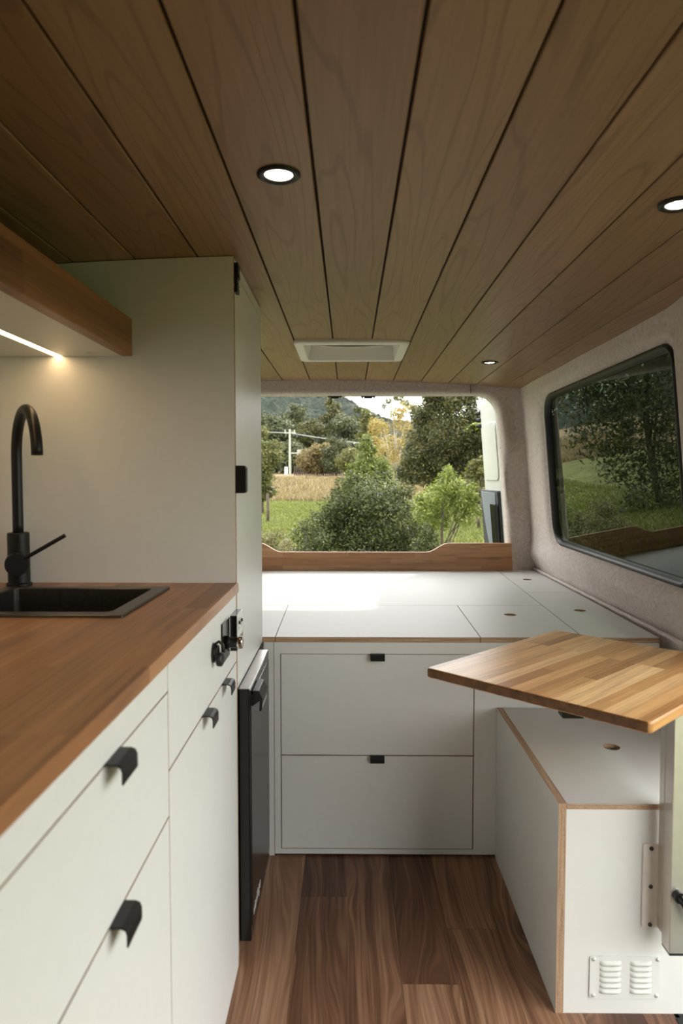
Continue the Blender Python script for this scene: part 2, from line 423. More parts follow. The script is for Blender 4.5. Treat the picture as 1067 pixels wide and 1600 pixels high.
# ------------------------------------------------------------------ van shell
def ceil_z(x, y):
    a = 1.595-.045*x*x; b = 1.597-.036*(x+.2)**2; t = (y-1.5)/1.92; t = max(0, min(1.1, t)); return a+(b-a)*t
def wall_x(z): return .932-.0934*(z-.658)
# ceiling planks
mb = MB()
PW = .1365; x0s = -.056
ks = range(-6, 8); YR = 3.425
for k in ks:
    a = max(x0s+k*PW, -.84); b = min(x0s+(k+1)*PW, .925); r = random.random()
    if b-a < .01: continue
    g = .0022; ys = [-1.3, .2, .9, 1.5, 2.2, 2.8, YR]
    segs_ = [(-1.3, YR)] if not (-1 <= k <= 1) else [(-1.3, 2.425), (2.772, YR)]
    for sa, sb_ in segs_:
     def row(x, dz): return [(x, y, ceil_z(x, y)+dz) for y in np.linspace(sa, sb_, 7)]
     mb.grid([row(a+g, .007), row(a+g, .0015), row(a+g+.0012, 0), row((a+b)/2, 0), row(b-g-.0012, 0), row(b-g, .0015), row(b-g, .007)], 0, r=r)
     mb.grid([row(b-g, .007), row(b+g, .007)], 1)
struct(mb.build('ceiling', [M['ceiling'], M['groove']], fix=False))
# body roof skin (outside)
mb = MB().box(-.95, 1.0, -1.4, 3.56, 1.66, 1.70); struct(mb.build('trim_1', M['van_white']))
# floor planks
mb = MB()
rows = {-6: [], -5: [], -4: [1.1], -3: [.6], -2: [1.05], -1: [1.764], 0: [.9], 1: [1.451], 2: [1.636], 3: [.8], 4: [1.2], 5: []}
for k, cuts in rows.items():
    a = max(-.84, -.004+.1228*k+(.0 if k else 0)); b = min(.675, -.004+.1228*(k+1))
    if b-a < .005: continue
    ys = [-1.3]+cuts+[3.4]
    for y0, y1 in zip(ys[:-1], ys[1:]): mb.box(a+.0003, b-.0003, y0+.0004, y1-.0004, -.012, 0, r=random.random())
mb.box(-.84, .672, -1.3, 3.4, -.03, -.0125)
fl = struct(mb.build('floor', M['floor']))
mb = MB().box(.676, 1.10, -1.3, 1.36, -.25, -.19).box(.93, 1.10, 1.36, 1.45, -.4, -.004).box(.673, .684, -1.3, 1.36, -.25, .002).box(.684, .95, 1.345, 1.42, -.25, -.0005)
struct(mb.build('trim_2', M['vinyl_dark']))
# left wall / front
struct(MB().box(-.90, -.842, -1.3, 3.42, -.05, 1.66).build('wall_left', M['white']))
struct(MB().box(-.84, .95, -1.40, -1.32, -.05, 1.66).build('wall_front_light_block', M['trim_grey']))  # unseen front, closed without a windscreen to block light from the cab
struct(MB().box(.90, .95, -1.3, -.15, -.05, 1.56).box(.88, .95, -.15, 1.40, 1.42, 1.60).build('wall_door_side', M['fabric']))

# right lined wall with window opening
WIN = rounded([(1.865, .808), (3.095, .822), (3.085, 1.475), (1.87, 1.478)], [.06, .09, .09, .06], 8)
wl = dense(WIN, .05); WC = (2.45, 1.15)
outer_poly = [(1.40, .0), (3.42, .0), (3.42, 1.62), (1.40, 1.62)]
def wall_disp(y, z):
    d = 0
    d += -.016*math.exp(-((z-.745)/.040)**2)            # padded roll under the window
    d += .010*math.exp(-((z-.665)/.016)**2)
    d += .0016*math.sin(y*23+1.5*math.sin(z*9))*math.exp(-((z-.72)/.09)**2)
    d += .0016*math.sin(y*11+2)*math.sin(z*13)
    d += .0022*math.sin(37*y+14*z)*math.exp(-((z-.73)/.05)**2)
    # pillar swelling beside the window towards the door
    d += -.022*math.exp(-((y-1.70)/.10)**2)
    return d
rws = []
ts = [0, .012, .028, .05, .075, .10, .14, .2, .28, .38, .5, .62, .75, .88, 1]
oi = [cast(WC, p, outer_poly) for p in wl]
for t in ts:
    rw = []
    for p, q in zip(wl, oi):
        Lq = (Vector(q)-Vector(p)).length; s = t
        dist = s*Lq; y = p[0]+(q[0]-p[0])*s; z = p[1]+(q[1]-p[1])*s
        ramp_ = max(0, 1-dist/.055); ramp_ = ramp_*ramp_*(3-2*ramp_)
        rw.append((wall_x(z)+wall_disp(y, z)*(1-ramp_)+.022*ramp_, y, z))
    rws.append(rw)
mb = MB().grid(rws, closed=True)
wr = struct(mb.build('wall_right', M['fabric'], smooth=True))
struct(MB().tube([(wall_x(.66)-.004-(3.42-y)*.012, y, .661+.0008*math.sin(y*40)) for y in np.linspace(1.42, 3.41, 60)], .0065, 8).build('trim_3', M['fabric'], smooth=True))
# outer skin of the side
struct(MB().grid([[(wall_x(z)+.06, y, z) for y in (1.40, 3.5)] for z in (-.3, .3, .76)]).grid([[(wall_x(z)+.06, y, z) for y in (1.40, 3.5)] for z in (1.53, 1.68)]).grid([[(wall_x(z)+.06, y, z) for y in (3.14, 3.5)] for z in (.76, 1.53)]).grid([[(wall_x(z)+.06, y, z) for y in (1.4, 1.80)] for z in (.76, 1.53)]).build('wall_outer_skin', M['van_white']))
# window frame and glass
wf = dense(inset(WIN, -.004), .04); wg = inset(wf, .020)
def W3(loop, dx): return [(wall_x(p[1])+dx, p[0], p[1]) for p in loop]
mb = MB().grid([W3(inset(wf, -.004), .030), W3(inset(wf, -.002), .016), W3(inset(wf, .004), .011), W3(inset(wf, .011), .013), W3(inset(wf, .014), .020), W3(wg, .024), W3(wg, .040)], closed=True)
win = struct(mb.build('window_1', M['rubber'], smooth=True))
gl = W3(inset(wf, .017), .034)
mb = MB(); mb.add(gl, [tuple(range(len(gl)))]); g_ = mb.build('tinted_pane', M['tint'], win, fix=False)
g_['label'] = 'dark green tinted glass pane'
# rear opening ring (lined)
op = rounded([(-.715, .50), (.825, .50), (.742, 1.529), (-.642, 1.529)], [.05, .05, .105, .105], 10)
op = dense(op, .06); OC = (.05, 1.05)
top_pts = [(x, ceil_z(x, 3.42)+.004) for x in np.linspace(.845, -.80, 12)]
op_out = [(-.842, .0), (.99, .0), (wall_x(.66)+.0, .66), (wall_x(1.57)+.004, 1.562)]+top_pts[1:]+[(-.842, 1.56)]
hull = [(-.845, 0.0), (.985, 0.0), (wall_x(.66)+.008, .66), (.856, 1.60), (-.845, 1.60)]
oo = [cast(OC, p, hull) for p in op]
rws = []
for t, dy in ((-.006, .055), (-.004, .030), (0, .012), (.05, .003), (.12, 0), (.25, -.002), (.45, 0), (.65, 0), (.85, 0), (1, 0)):
    rw = []
    for p, q in zip(op, oo):
        Lq = max(.05, (Vector(q)-Vector(p)).length); dv = (Vector(q)-Vector(p))/Lq
        d = (t*Lq if t > 0 else t)
        x, z = p[0]+dv.x*d, p[1]+dv.y*d
        wr_ = 0
        if t > .1 and x > .6: wr_ = -.013*math.sin(z*17+x*14)*math.exp(-((z-1.12)/.28)**2)+-.012*math.sin(60*(x-.80)+7*z)*math.exp(-((z-1.33)/.12)**2)
        rw.append((x, 3.415+dy+wr_, z))
    rws.append(rw)
struct(MB().grid(rws, closed=True).build('wall_rear', M['fabric'], smooth=True))
# seam stitched in the rear header
struct(MB().tube([(.600, 3.411, 1.588), (.602, 3.410, 1.56), (.605, 3.413, 1.53)], .0013, 6).build('trim_4', M['groove']))
# white body frame just outside the opening
o1 = [(p[0]+(OC[0]-p[0])*-.01, p[1]+(OC[1]-p[1])*-.004) for p in op]
def sc(loop, d): return inset(loop, d)
rws = [[(p[0], 3.45, p[1]) for p in sc(op, -.016)], [(p[0], 3.475, p[1]) for p in sc(op, -.002)], [(p[0], 3.49, p[1]) for p in sc(op, .001)], [(p[0], 3.50, p[1]) for p in sc(op, -.002)], [(p[0], 3.55, p[1]) for p in sc(op, -.006)], [(p[0], 3.56, p[1]) for p in sc(op, -.05)], [(p[0], 3.50, p[1]) for p in sc(op, -.09)]]
struct(MB().grid(rws, closed=True).build('trim_5', M['van_white'], smooth=True))
rws = [[(p[0], 3.462+.006*math.cos(a), p[1]) for p in sc(op, -.008+.006*math.sin(a))] for a in np.linspace(0, 2*math.pi, 9)]
struct(MB().grid(rws, closed=True).build('trim_6', M['rubber'], smooth=True))

# rear side door standing open at the right
def door_x(y): return .855+(y-3.55)*.085
d1 = struct(MB().prism([(3.60, .62), (4.16, .66), (4.14, .98), (3.60, .98)], .0, .05, 'x').build('door_1', M['van_white'], loc=(0, 0, 0)))
bpy.data.objects.remove(d1)
def slab(mb, prof, w0, w1, m=0):
    # prof in (y,z); slab between x offsets w0..w1 of the door plane, leaning inwards with height
    def X(y, z, w_): return .838+(y-3.58)*.03-(z-.7)*.085+w_
    n = len(prof); b = [(X(y, z, w0), y, z) for y, z in prof]; c = [(X(y, z, w1), y, z) for y, z in prof]
    mb.add(b+c, [tuple(range(n)), tuple(reversed(range(n, 2*n)))]+[(i, n+i, n+(i+1) % n, (i+1) % n) for i in range(n)])
    return mb
mb = slab(MB(), rounded([(3.60, -.2), (4.19, -.2), (4.13, 1.56), (3.60, 1.56)], [.03, .05, .10, .03]), .0, .05)
d1 = struct(mb.build('door_1', M['van_white'], bevel=.006))
mb = slab(MB(), rounded([(3.66, 1.10), (4.10, 1.10), (4.07, 1.42), (3.66, 1.42)], .05), -.008, .0); mb.build('inner_frame', M['van_white'], d1, bevel=.004)
mb = slab(MB(), rounded([(3.61, .0), (4.17, .0), (4.155, 1.045), (3.61, 1.045)], .015), -.028, .0); dt = mb.build('trim_panel', M['trim_grey'], d1, bevel=.004); dt['label'] = 'black lower trim panel'
mb = slab(MB(), [(3.66+.46*u, 1.035-.335*(1-abs(2*u**.85-1)**2.4)) for u in np.linspace(0, 1, 25)], -.031, -.027); pk = mb.build('grab_pocket_reflection', M['pocket_reflection'], dt, bevel=.0015); pk['label'] = 'door grab pocket with painted blue grey reflection'
mb = slab(MB(), rounded([(3.605, .0), (3.74, .0), (3.74, .975), (3.605, .975)], .01), -.05, -.032); mb.build('pull_cup', M['black_gloss'], dt, bevel=.003)
mb = MB()
for zz in (1.50, 1.46, 1.425): mb.cyl((.838+.55*.03-(zz-.7)*.085-.004, 4.115, zz), (.838+.55*.03-(zz-.7)*.085-.022, 4.13, zz), .012)
mb.build('striker', M['black'], d1)

# header strikers
for i, xc in enumerate((-.071, .097)):
    t = thing('latch_striker', ('left' if i == 0 else 'right')+' of two small black latch brackets hanging from rear header', 'latch', (xc, 3.462, 1.527), 'latch brackets in the rear opening')
    MB().box(xc-.036, xc+.036, 3.45, 3.474, 1.520, 1.527).box(xc-.020, xc+.020, 3.452, 3.472, 1.514, 1.521).build('bracket', M['black'], t, bevel=.002)
    mb = MB()
    for s_ in (-.030, -.012, .012, .030): mb.cyl((xc+s_, 3.462, 1.521), (xc+s_, 3.462, 1.514), .0045, 10)
    mb.build('screw', M['steel'], t)

# ------------------------------------------------------------------ raised bed
DT, TH = .652, .015
def sx1(y): return .741+(y-3.366)*(.741-.700)/(3.366-2.461)       # column seam
def sx0(y): return .381+(y-1.966)*.011/.49
def ex(y): return .895+(y-1.957)*.036/1.44
YF, YM, YK, YB = 1.957, 2.455, 2.741, 3.402
g = .0012
def deck(poly, label, hole=None):
    cx = sum(p[0] for p in poly)/len(poly); cy = sum(p[1] for p in poly)/len(poly)
    mb = MB()
    if hole:
        c = hole; inn = circ(c, .0205, 48)
        # outer loop by casting, keeping the true corners
        angs = sorted(set([math.atan2(p[1]-c[1], p[0]-c[0]) for p in poly]+[math.atan2(q[1]-c[1], q[0]-c[0]) for q in inn]))
        inn = [(c[0]+.0205*math.cos(a), c[1]+.0205*math.sin(a)) for a in angs]; out = [cast(c, q, poly) for q in inn]
        mb.plate_hole(out, inn, DT-TH, DT, 'z', 0, 1)
    else: mb.prism(poly, DT-TH, DT, 'z', 0, 1)
    o = mb.build('bed_deck_panel', [M['white_top'], M['ply']], loc=(cx, cy, DT-TH)); tag(o, label, 'bed panel', 'white bed platform panels'); return o
deck([(-.835, YM+g), (sx1(YM)-g, YM+g), (sx1(YB)-g, YB), (-.835, YB)], 'largest white bed deck panel, along the timber upstand at the rear')
deck([(-.835, YF), (-.214, YF), (-.221, YM-g), (-.835, YM-g)], 'white bed deck panel at front left, beside the tall white cupboard')
deck([(-.212, YF), (sx0(YF)-g, YF), (sx0(YM)-g, YM-g), (-.219, YM-g)], 'white bed deck panel without finger hole, directly above the two drawers')
deck([(sx0(YF)+g, YF), (sx1(YF)-g, YF), (sx1(YM)-g, YM-g), (sx0(YM)+g, YM-g)], 'white bed deck panel with finger hole at the front, behind left corner of the table', (.544, 2.289))
deck([(sx1(YK)+g, YK+g), (ex(YK), YK+g), (ex(YB), YB), (sx1(YB)+g, YB)], 'white bed deck panel with finger hole in the rear right corner', (.812, 3.096))
deck([(sx1(YF)+g, YF), (ex(YF), YF), (ex(YK), YK-g), (sx1(YK)+g, YK-g)], 'white bed deck panel with finger hole at front right, along the side lining', (.804, 2.365))

bc = thing('bed_base_cabinet', 'white bed base cabinet with two wide drawers facing the aisle', 'cabinet', (.33, 2.2, 0))
FY = 1.960
mb = MB(); fo = [(-.217, .006), (.897, .006), (.897, .636), (-.217, .636)]
# face frame built from rails and stiles
xs = (-.217, -.199, .365, .897); zs = (.006, .0215, .602, .636)
mb.box(-.217, -.199, FY, FY+.015, .006, .636, fm=(0, 0, 0, 0, 1, 1)).box(.365, .897, FY, FY+.015, .006, .636, fm=(1, 1, 0, 0, 1, 1))
mb.box(-.199, .365, FY, FY+.015, .602, .636, fm=(0, 0, 0, 0, 1, 1)).box(-.199, .365, FY, FY+.015, .006, .0215, fm=(0, 0, 0, 0, 1, 1))
mb.build('face_frame', [M['white'], M['ply']], bc)
MB().box(-.26, .897, FY+.10, 3.40, .0, .634).build('carcass', M['white'], bc)
MB().box(-.199, .365, FY+.016, FY+.099, .0215, .602).build('drawer_gap_shade', M['groove'], bc)  # dark filler paints the shade in the gaps around the drawers
MB().box(-.197, .897, FY+.008, FY+.02, 0, .006).build('plinth', M['black'], bc)
MB().box(-.247, -.2185, FY, FY+.015, 0, .636, fm=(1, 1, 0, 0, 1, 1)).build('filler_strip', [M['white'], M['ply']], bc)
def pull(parent, c, outdir, along, wid, drop=.017, out=.020, label=None):
    # folded metal tab: runs along `along`, sticks out along `outdir`
    c = Vector(c); o_ = Vector(outdir); a_ = Vector(along)
    pr = [(-.012, .0016), (out-.007, .0016), (out-.002, -.0005), (out, -.006), (out, -drop)]
    pi = [(-.012, -.0004), (out-.008, -.0004), (out-.0035, -.0025), (out-.002, -.007), (out-.002, -drop)]
    mb = MB(); lo = pr+pi[::-1]
    vs = [c+o_*u+Vector((0, 0, v))+a_*s for s in (-wid/2, wid/2) for (u, v) in lo]; n = len(lo)
    mb.add(vs, [tuple(range(n)), tuple(reversed(range(n, 2*n)))]+[(i, (i+1) % n, n+(i+1) % n, n+i) for i in range(n)])
    return mb.build('pull', M['black'], parent, bevel=.0005)
for (z0, z1) in ((.3035, .6005), (.0235, .3005)):
    d = MB().box(-.1965, .3625, FY-.0005, FY+.0145, z0, z1, fm=(1, 1, 0, 0, 1, 1)).build('drawer', [M['white'], M['ply']], bc)
    pull(d, (.083, FY, z1+.001), (0, -1, 0), (1, 0, 0), .042, .0175, .016)

# timber upstand
up = [(-.83, .653), (.818, .653), (.809, .7895), (.50, .7895)]
def ease(xa, za, xb, zb, n=12):
    return [(xa+(xb-xa)*k/n, za+(zb-za)*(.5-.5*math.cos(math.pi*k/n))) for k in range(n+1)]
poly = [(-.83, .653), (.818, .653), (.809, .7895)]+ease(.500, .7895, .385, .7445)+ease(-.335, .7445, -.45, .7895)+[(-.83, .7895)]
o = MB().prism(poly, 3.395, 3.411, 'y', 0, 1).build('timber_upstand', [M['upstand'], M['upstand']], bevel=.002, loc=(0, 3.403, .653))
tag(o, 'long timber retaining board with stepped curved top edge behind the bed deck', 'board')

# ------------------------------------------------------------------ seat box
sb = thing('bench_seat_box', 'white plywood bench seat box below the timber table', 'bench', (.67, 1.66, 0))
MB().box(.430, .4460, 1.372, 1.958, 0, .4455, fm=(0, 0, 1, 1, 1, 1)).build('side_panel', [M['white'], M['ply_x']], sb)
MB().box(.4465, .925, 1.373, 1.385, 0, .4335, fm=(0, 0, 0, 0, 1, 1)).build('front_panel', [M['white'], M['ply']], sb)
c = (.652, 1.672); poly = [(.4472, 1.3725), (.915, 1.3725), (.915, 1.955), (.4472, 1.955)]
angs = sorted(set([math.atan2(p[1]-c[1], p[0]-c[0]) for p in poly]+[2*math.pi*k/48-math.pi for k in range(48)]))
inn = [(c[0]+.0205*math.cos(a), c[1]+.0205*math.sin(a)) for a in angs]
MB().plate_hole([cast(c, q, poly) for q in inn], inn, .4335, .4450, 'z', 0, 1).build('lid', [M['white_top'], M['ply']], sb)
MB().box(.4465, .91, 1.39, 1.40, .39, .433).box(.4465, .91, 1.94, 1.95, .39, .433).box(.4465, .4560, 1.40, 1.94, .39, .433).build('batten', M['ply'], sb)

vg = thing('vent_grille', 'white louvred vent grille screwed to the front of bench box', 'vent', (.572, 1.372, .078))
MB().prism(rounded([(.499, .034), (.645, .034), (.645, .124), (.499, .124)], .006, 5), 1.3705, 1.3725, 'y').build('grille_plate', M['white'], vg)
for cx_ in (.5415, .6045):
    for k in range(6):
        zc = .1095-k*.0119; pts = []
        mb = MB(); W_ = .0225
        rows_ = []
        for u in np.linspace(0, 1, 7):     # from base line up-lip down to slot
            rr = []
            for s_ in np.linspace(-1, 1, 13):
                e = (1-abs(s_)**6)
                hgt = .0045*math.sin(math.pi*min(1, u*.62+.0))*e
                rr.append((cx_+s_*W_, 1.3704-hgt, zc+.0048-u*.0085))
            rows_.append(rr)
        rows_.append([(cx_+s_*W_, 1.3704, zc+.0048-.0085) for s_ in np.linspace(-1, 1, 13)])
        mb.grid(rows_).build('louvre', M['van_white'], vg, smooth=True)
for (x, z) in ((.507, .1175), (.6385, .1175), (.507, .0405), (.6375, .0405)):
    MB().lathe([(.0001, .0030), (.0012, .0030), (.0030, .0024), (.0042, .0008), (.0045, 0)], (x, 1.3705, z), (0, -1, 0), 16).lathe([(0, .0031), (.001, .0031)], (x, 1.3705, z), (0, -1, 0), 8, 1).build('screw', [M['van_white'], M['black']], vg, smooth=True)

# ------------------------------------------------------------------ table
A = Vector((.166, 1.468)); B = Vector((.562, 1.844)); D = Vector((.508, 1.134)); Cc = B+D-A
tp = thing('timber_table', 'square oiled timber table top on a metal post above the bench', 'table', ((A.x+Cc.x)/2, (A.y+Cc.y)/2, .68))
loop = rounded([tuple(A), tuple(D), tuple(Cc), tuple(B)], .012, 6)
MB().prism(loop, .679, .70, 'z').build('table_top', M['table'], tp, bevel=.0045, segs=3)
tt = bpy.data.objects['table_top']; tt.data.materials.append(M['end_grain_shaded']); gd = Vector((.396, .376, 0)).normalized()
for p_ in tt.data.polygons:
    if abs(p_.normal.dot(gd)) > .8: p_.material_index = 1
MB().box(.395, .435, 1.245, 1.275, .667, .679).build('stop_block', M['black'], tp, bevel=.002)
MB().box(.56, .70, 1.29, 1.46, .670, .679).build('top_plate', M['alu'], tp, bevel=.001)

ps = thing('table_post', 'square aluminium table post screwed to front of bench box', 'table post', (.645, 1.34, .17))
MB().box(.633, .6665, 1.312, 1.346, .172, .670).build('post', M['alu'], ps, bevel=.0015)
MB().box(.6335, .666, 1.3115, 1.345, .168, .172).build('end_cap', M['rubber'], ps, bevel=.0005)
MB().box(.634, .6375, 1.349, 1.3705, .19, .66).box(.6375, .661, 1.349, 1.353, .19, .66).box(.640, .661, 1.346, 1.349, .185, .66).build('rail', M['alu'], ps, bevel=.0006)
pl = MB().prism(rounded([(.6035, .187), (.636, .187), (.636, .3635), (.6035, .3635)], .003, 4), 1.3685, 1.3725, 'y').build('mounting_plate', M['plate'], ps)
for i, z in enumerate((.354, .274, .194)):
    MB().lathe([(0, .0006), (.0012, .0006), (.0024, .0022), (.0040, .0018), (.0045, 0)], (.6195, 1.3685, z), (0, -1, 0), 16)  .build('bolt', M['steel_dark'], pl, smooth=True)
hd = MB().tube([(.647, 1.312, .292), (.650, 1.300, .290), (.655, 1.296, .280), (.662, 1.292, .262), (.667, 1.290, .240)], [.009, .0085, .007, .0075, .005], 12).build('clamp_lever', M['black_gloss'], ps, smooth=True)
MB().cyl((.647, 1.314, .292), (.647, 1.300, .292), .011).build('hub', M['black_gloss'], hd)

# ------------------------------------------------------------------ kitchen
KX = -.25
k1 = thing('drawer_cabinet', 'white kitchen cabinet with deep drawers under near end of worktop', 'cabinet', (-.53, .47, 0))
MB().box(-.82, KX-.0165, .0, .924, .0, .858).build('carcass', M['white'], k1)
MB().box(KX-.016, KX, .0, .9265, .8175, .8588, fm=(0, 0, 1, 1, 1, 1)).build('top_rail', [M['white'], M['ply']], k1)
MB().box(KX-.0165, KX-.012, .002, .922, .01, .816).build('ply_backing', M['ply'], k1)  # plywood backing, shows as brown lines between the drawer fronts
for (z0, z1, zp) in ((.6415, .8150, .8165), (.03, .6385, .640)):
    d = MB().box(KX-.0118, KX, .004, .9265, z0, z1, fm=(1, 0, 1, 1, 1, 1)).build('drawer', [M['white'], M['ply']], k1, bevel=.0006)
    pull(d, (KX, .705 if z0 > .5 else .712, zp), (1, 0, 0), (0, 1, 0), .048, .020, .020)
MB().box(KX-.016, KX-.001, .0, .9265, 0, .027).build('plinth', M['white'], k1)
k2 = thing('sink_cabinet', 'white kitchen cabinet with flap door between the drawers and the fridge', 'cabinet', (-.53, 1.21, 0))
MB().box(-.82, KX-.0165, .926, 1.498, .0, .74).build('carcass', M['white'], k2)
MB().box(KX-.015, KX, .9290, 1.4985, .7055, .8588, fm=(0, 0, 1, 1, 1, 1)).build('fascia_panel', [M['white'], M['ply']], k2, bevel=.0006)
d = MB().box(KX-.0145, KX, .9290, 1.4985, .03, .7025, fm=(1, 0, 1, 1, 1, 1)).build('door', [M['white'], M['ply']], k2, bevel=.0006)
for yy in (1.165, 1.345): pull(d, (KX, yy, .704), (1, 0, 0), (0, 1, 0), .044, .020, .020)
MB().box(KX-.0165, KX-.001, .928, 1.4985, 0, .027).build('plinth', M['white'], k2)

# worktop with a cut-out for the sink
wt_in = rounded([(-.700, 1.128), (-.390, 1.128), (-.390, 1.402), (-.700, 1.402)], .01, 4)
cw = (-.545, 1.265); poly = [(-.84, -.02), (-.2435, -.02), (-.2435, 1.4985), (-.84, 1.4985)]
angs = sorted(set([math.atan2(p[1]-cw[1], p[0]-cw[0]) for p in poly+wt_in]+[2*math.pi*k/64-math.pi for k in range(64)]))
far = [(cw[0]+9*math.cos(a), cw[1]+9*math.sin(a)) for a in angs]
wt = MB().plate_hole([cast(cw, q, poly) for q in far], [cast(cw, q, wt_in) for q in far], .859, .880, 'z', 0, 0).build('timber_worktop', M['worktop'], loc=(-.54, .74, .859), bevel=.002)
tag(wt, 'long oiled timber kitchen worktop with black sink set in', 'worktop')
# sink
sk = thing('kitchen_sink', 'square gunmetal sink set into the timber worktop', 'sink', (-.545, 1.27, .88))
ro = rounded([(-.716, 1.115), (-.374, 1.115), (-.374, 1.416), (-.716, 1.416)], .004, 4)
ri = rounded([(-.688, 1.143), (-.404, 1.143), (-.404, 1.392), (-.688, 1.392)], .012, 4)
def zz(loop, z): return [(p[0], p[1], z) for p in loop]
MB().grid([zz(ro, .8802), zz(ro, .8835), zz(inset(ro, .002), .885), zz(inset(ri, -.002), .885), zz(ri, .883), zz(ri, .874)], closed=True).build('rim', M['steel_dark'], sk)
mb = MB().grid([zz(ri, .875), zz(inset(ri, .0005), .76), zz(inset(ri, .006), .748), zz(inset(ri, .02), .744)], closed=True); b_ = zz(inset(ri, .02), .744); mb.add(b_, [tuple(range(len(b_)))])
mb.build('bowl', M['steel_dark'], sk, smooth=False)
MB().lathe([(0, .004), (.025, .004), (.04, .002), (.042, 0)], (-.545, 1.28, .744)).build('drain', M['chrome'], sk, smooth=True)
# tap
tpx, tpy = -.7085, 1.452
ta = thing('kitchen_tap', 'matt black gooseneck mixer tap beside the sink', 'tap', (tpx, tpy, .88))
MB().lathe([(0, 0), (.0255, 0), (.0255, .006), (.0222, .008), (.0222, .1135), (.0205, .115), (0, .115)], (tpx, tpy, .88), n=40).build('body', M['black'], ta, bevel=.0006)
du = Vector((.113, -.15, 0)).normalized(); R_ = .094; pts = [Vector((tpx, tpy, z)) for z in np.linspace(.99, 1.15, 8)]
for k in range(1, 25):
    t = math.pi*k/24; pts.append(Vector((tpx, tpy, 1.155))+du*(R_-R_*math.cos(t))+Vector((0, 0, R_*math.sin(t))))
MB().tube(pts, .0108, 20).build('spout', M['black'], ta, smooth=True)
kc = Vector((tpx+.004, tpy-.018, .932)); kd_ = Vector((.50, -1, 0)).normalized()
kb = MB().lathe([(0, 0), (.0215, 0), (.0225, .012), (.0225, .013), (.0235, .014), (.0235, .036), (.0225, .0375), (0, .0375)], kc, kd_, 36).build('lever_hub', M['black'], ta, bevel=.0004)
MB().cyl(kc+kd_*.026+Vector((.010, 0, .008)), kc+kd_*.026+Vector((.102, 0, .060)), .0042, 14).build('lever', M['black'], kb, smooth=False)

# overhead shelf
sh = thing('overhead_shelf', 'overhead shelf with timber front edge and white underside above the worktop', 'shelf', (-.65, .75, 1.376))
MB().box(-.496, -.472, -.2, 1.4985, 1.377, 1.457).build('fascia_board', M['fascia'], sh, bevel=.0015)
MB().box(-.84, -.644, -.2, 1.4985, 1.377, 1.39).box(-.626, -.496, -.2, 1.4985, 1.377, 1.39).box(-.644, -.626, -.2, 1.4985, 1.384, 1.39).build('shelf_board', M['white'], sh)
o = MB().box(-.6425, -.6275, -.15, 1.494, 1.3775, 1.383).build('light_strip', M['led'], sh); o['label'] = 'glowing warm LED strip'
MB().lathe([(0, .002), (.006, .002), (.0065, .0012), (.0085, .0008), (.0095, 0)], (-.545, 1.452, 1.377), (0, 0, -1), 24).build('touch_switch', M['steel'], sh, smooth=True)

# tall cupboard
tc_ = thing('tall_cupboard', 'tall white cupboard reaching the ceiling above the black fridge', 'cupboard', (-.54, 1.73, .64))
zt = lambda x, y: ceil_z(x, y)-.001
# side panel facing the kitchen; curved top
pp = [(-.84, .0), (-.2505, .0), (-.2505, zt(-.25, 1.5))]+[(x, zt(x, 1.5)) for x in np.linspace(-.30, -.84, 10)]
MB().prism(pp, 1.5, 1.512, 'y', 0, 1).build('side_panel', [M['white'], M['ply']], tc_)
pp = [(-.84, .66), (-.2525, .66), (-.2525, zt(-.25, 1.95))]+[(x, zt(x, 1.95)) for x in np.linspace(-.30, -.84, 10)]
MB().prism(pp, 1.943, 1.955, 'y', 0, 1).build('rear_side_panel', [M['white'], M['ply']], tc_)
MB().box(-.262, -.2505, 1.5125, 1.955, 1.564, 1.5905).build('top_filler', [M['white']], tc_)
dr = MB().box(-.262, -.25, 1.5140, 1.9545, .6465, 1.5615, fm=(1, 0, 1, 1, 1, 1)).build('door', [M['white'], M['ply']], tc_, bevel=.0006)
MB().box(-.84, -.264, 1.513, 1.942, .640, .652).build('base_board', M['white'], tc_)
MB().box(-.262, -.2505, 1.5125, 1.955, .6385, .6445).build('bottom_rail', M['white'], tc_)
MB().prism(rounded([(-.2505, 1.078), (-.227, 1.078), (-.227, 1.139), (-.2505, 1.139)], [.001, .006, .006, .001], 5), 1.506, 1.532, 'y').build('latch', M['black'], tc_, bevel=.001)
MB().box(-.2505, -.2415, 1.507, 1.535, 1.552, 1.580).box(-.2505, -.244, 1.507, 1.535, 1.535, 1.552).box(-.2505, -.2400, 1.512, 1.53, 1.548, 1.556).box(-.2505, -.243, 1.507, 1.535, 1.517, 1.530).cyl((-.246, 1.508, 1.533), (-.246, 1.53, 1.533), .004, 10).build('hinge', M['black'], tc_, bevel=.0006)

# fridge
fr = thing('black_fridge', 'black compact fridge under the tall white cupboard', 'fridge', (-.5, 1.70, .03))
MB().box(-.80, -.2515, 1.524, 1.90, .035, .634).build('body', M['black_door'], fr, bevel=.003)
fd = MB().box(-.2512, -.2235, 1.519, 1.880, .045, .6335).build('door', M['black_gloss'], fr, bevel=.004, segs=3)
MB().box(-.2240, -.2222, 1.531, 1.870, .075, .610).build('door_panel', M['black_door'], fd, bevel=.0006)
MB().box(-.2500, -.2250, 1.522, 1.877, .6330, .6350).build('top_trim', M['brushed_top'], fd, bevel=.0008)
hh = MB().prism([(-.2225, .585), (-.2225, .622), (-.207, .622), (-.198, .603), (-.201, .574), (-.207, .574), (-.205, .598)][::-1], 1.548, 1.640, 'y').build('handle', M['black'], fd, bevel=.0015)
MB().box(-.2015, -.1995, 1.553, 1.635, .580, .597).build('handle_trim', M['steel'], hh)
cu = bpy.data.curves.new('lettering', 'FONT'); cu.body = 'vitrifrigo'; cu.size = .036; cu.extrude = .0004; cu.shear = .3
tmp = bpy.data.objects.new('tmp', cu); COL.objects.link(tmp); bpy.context.view_layer.update()
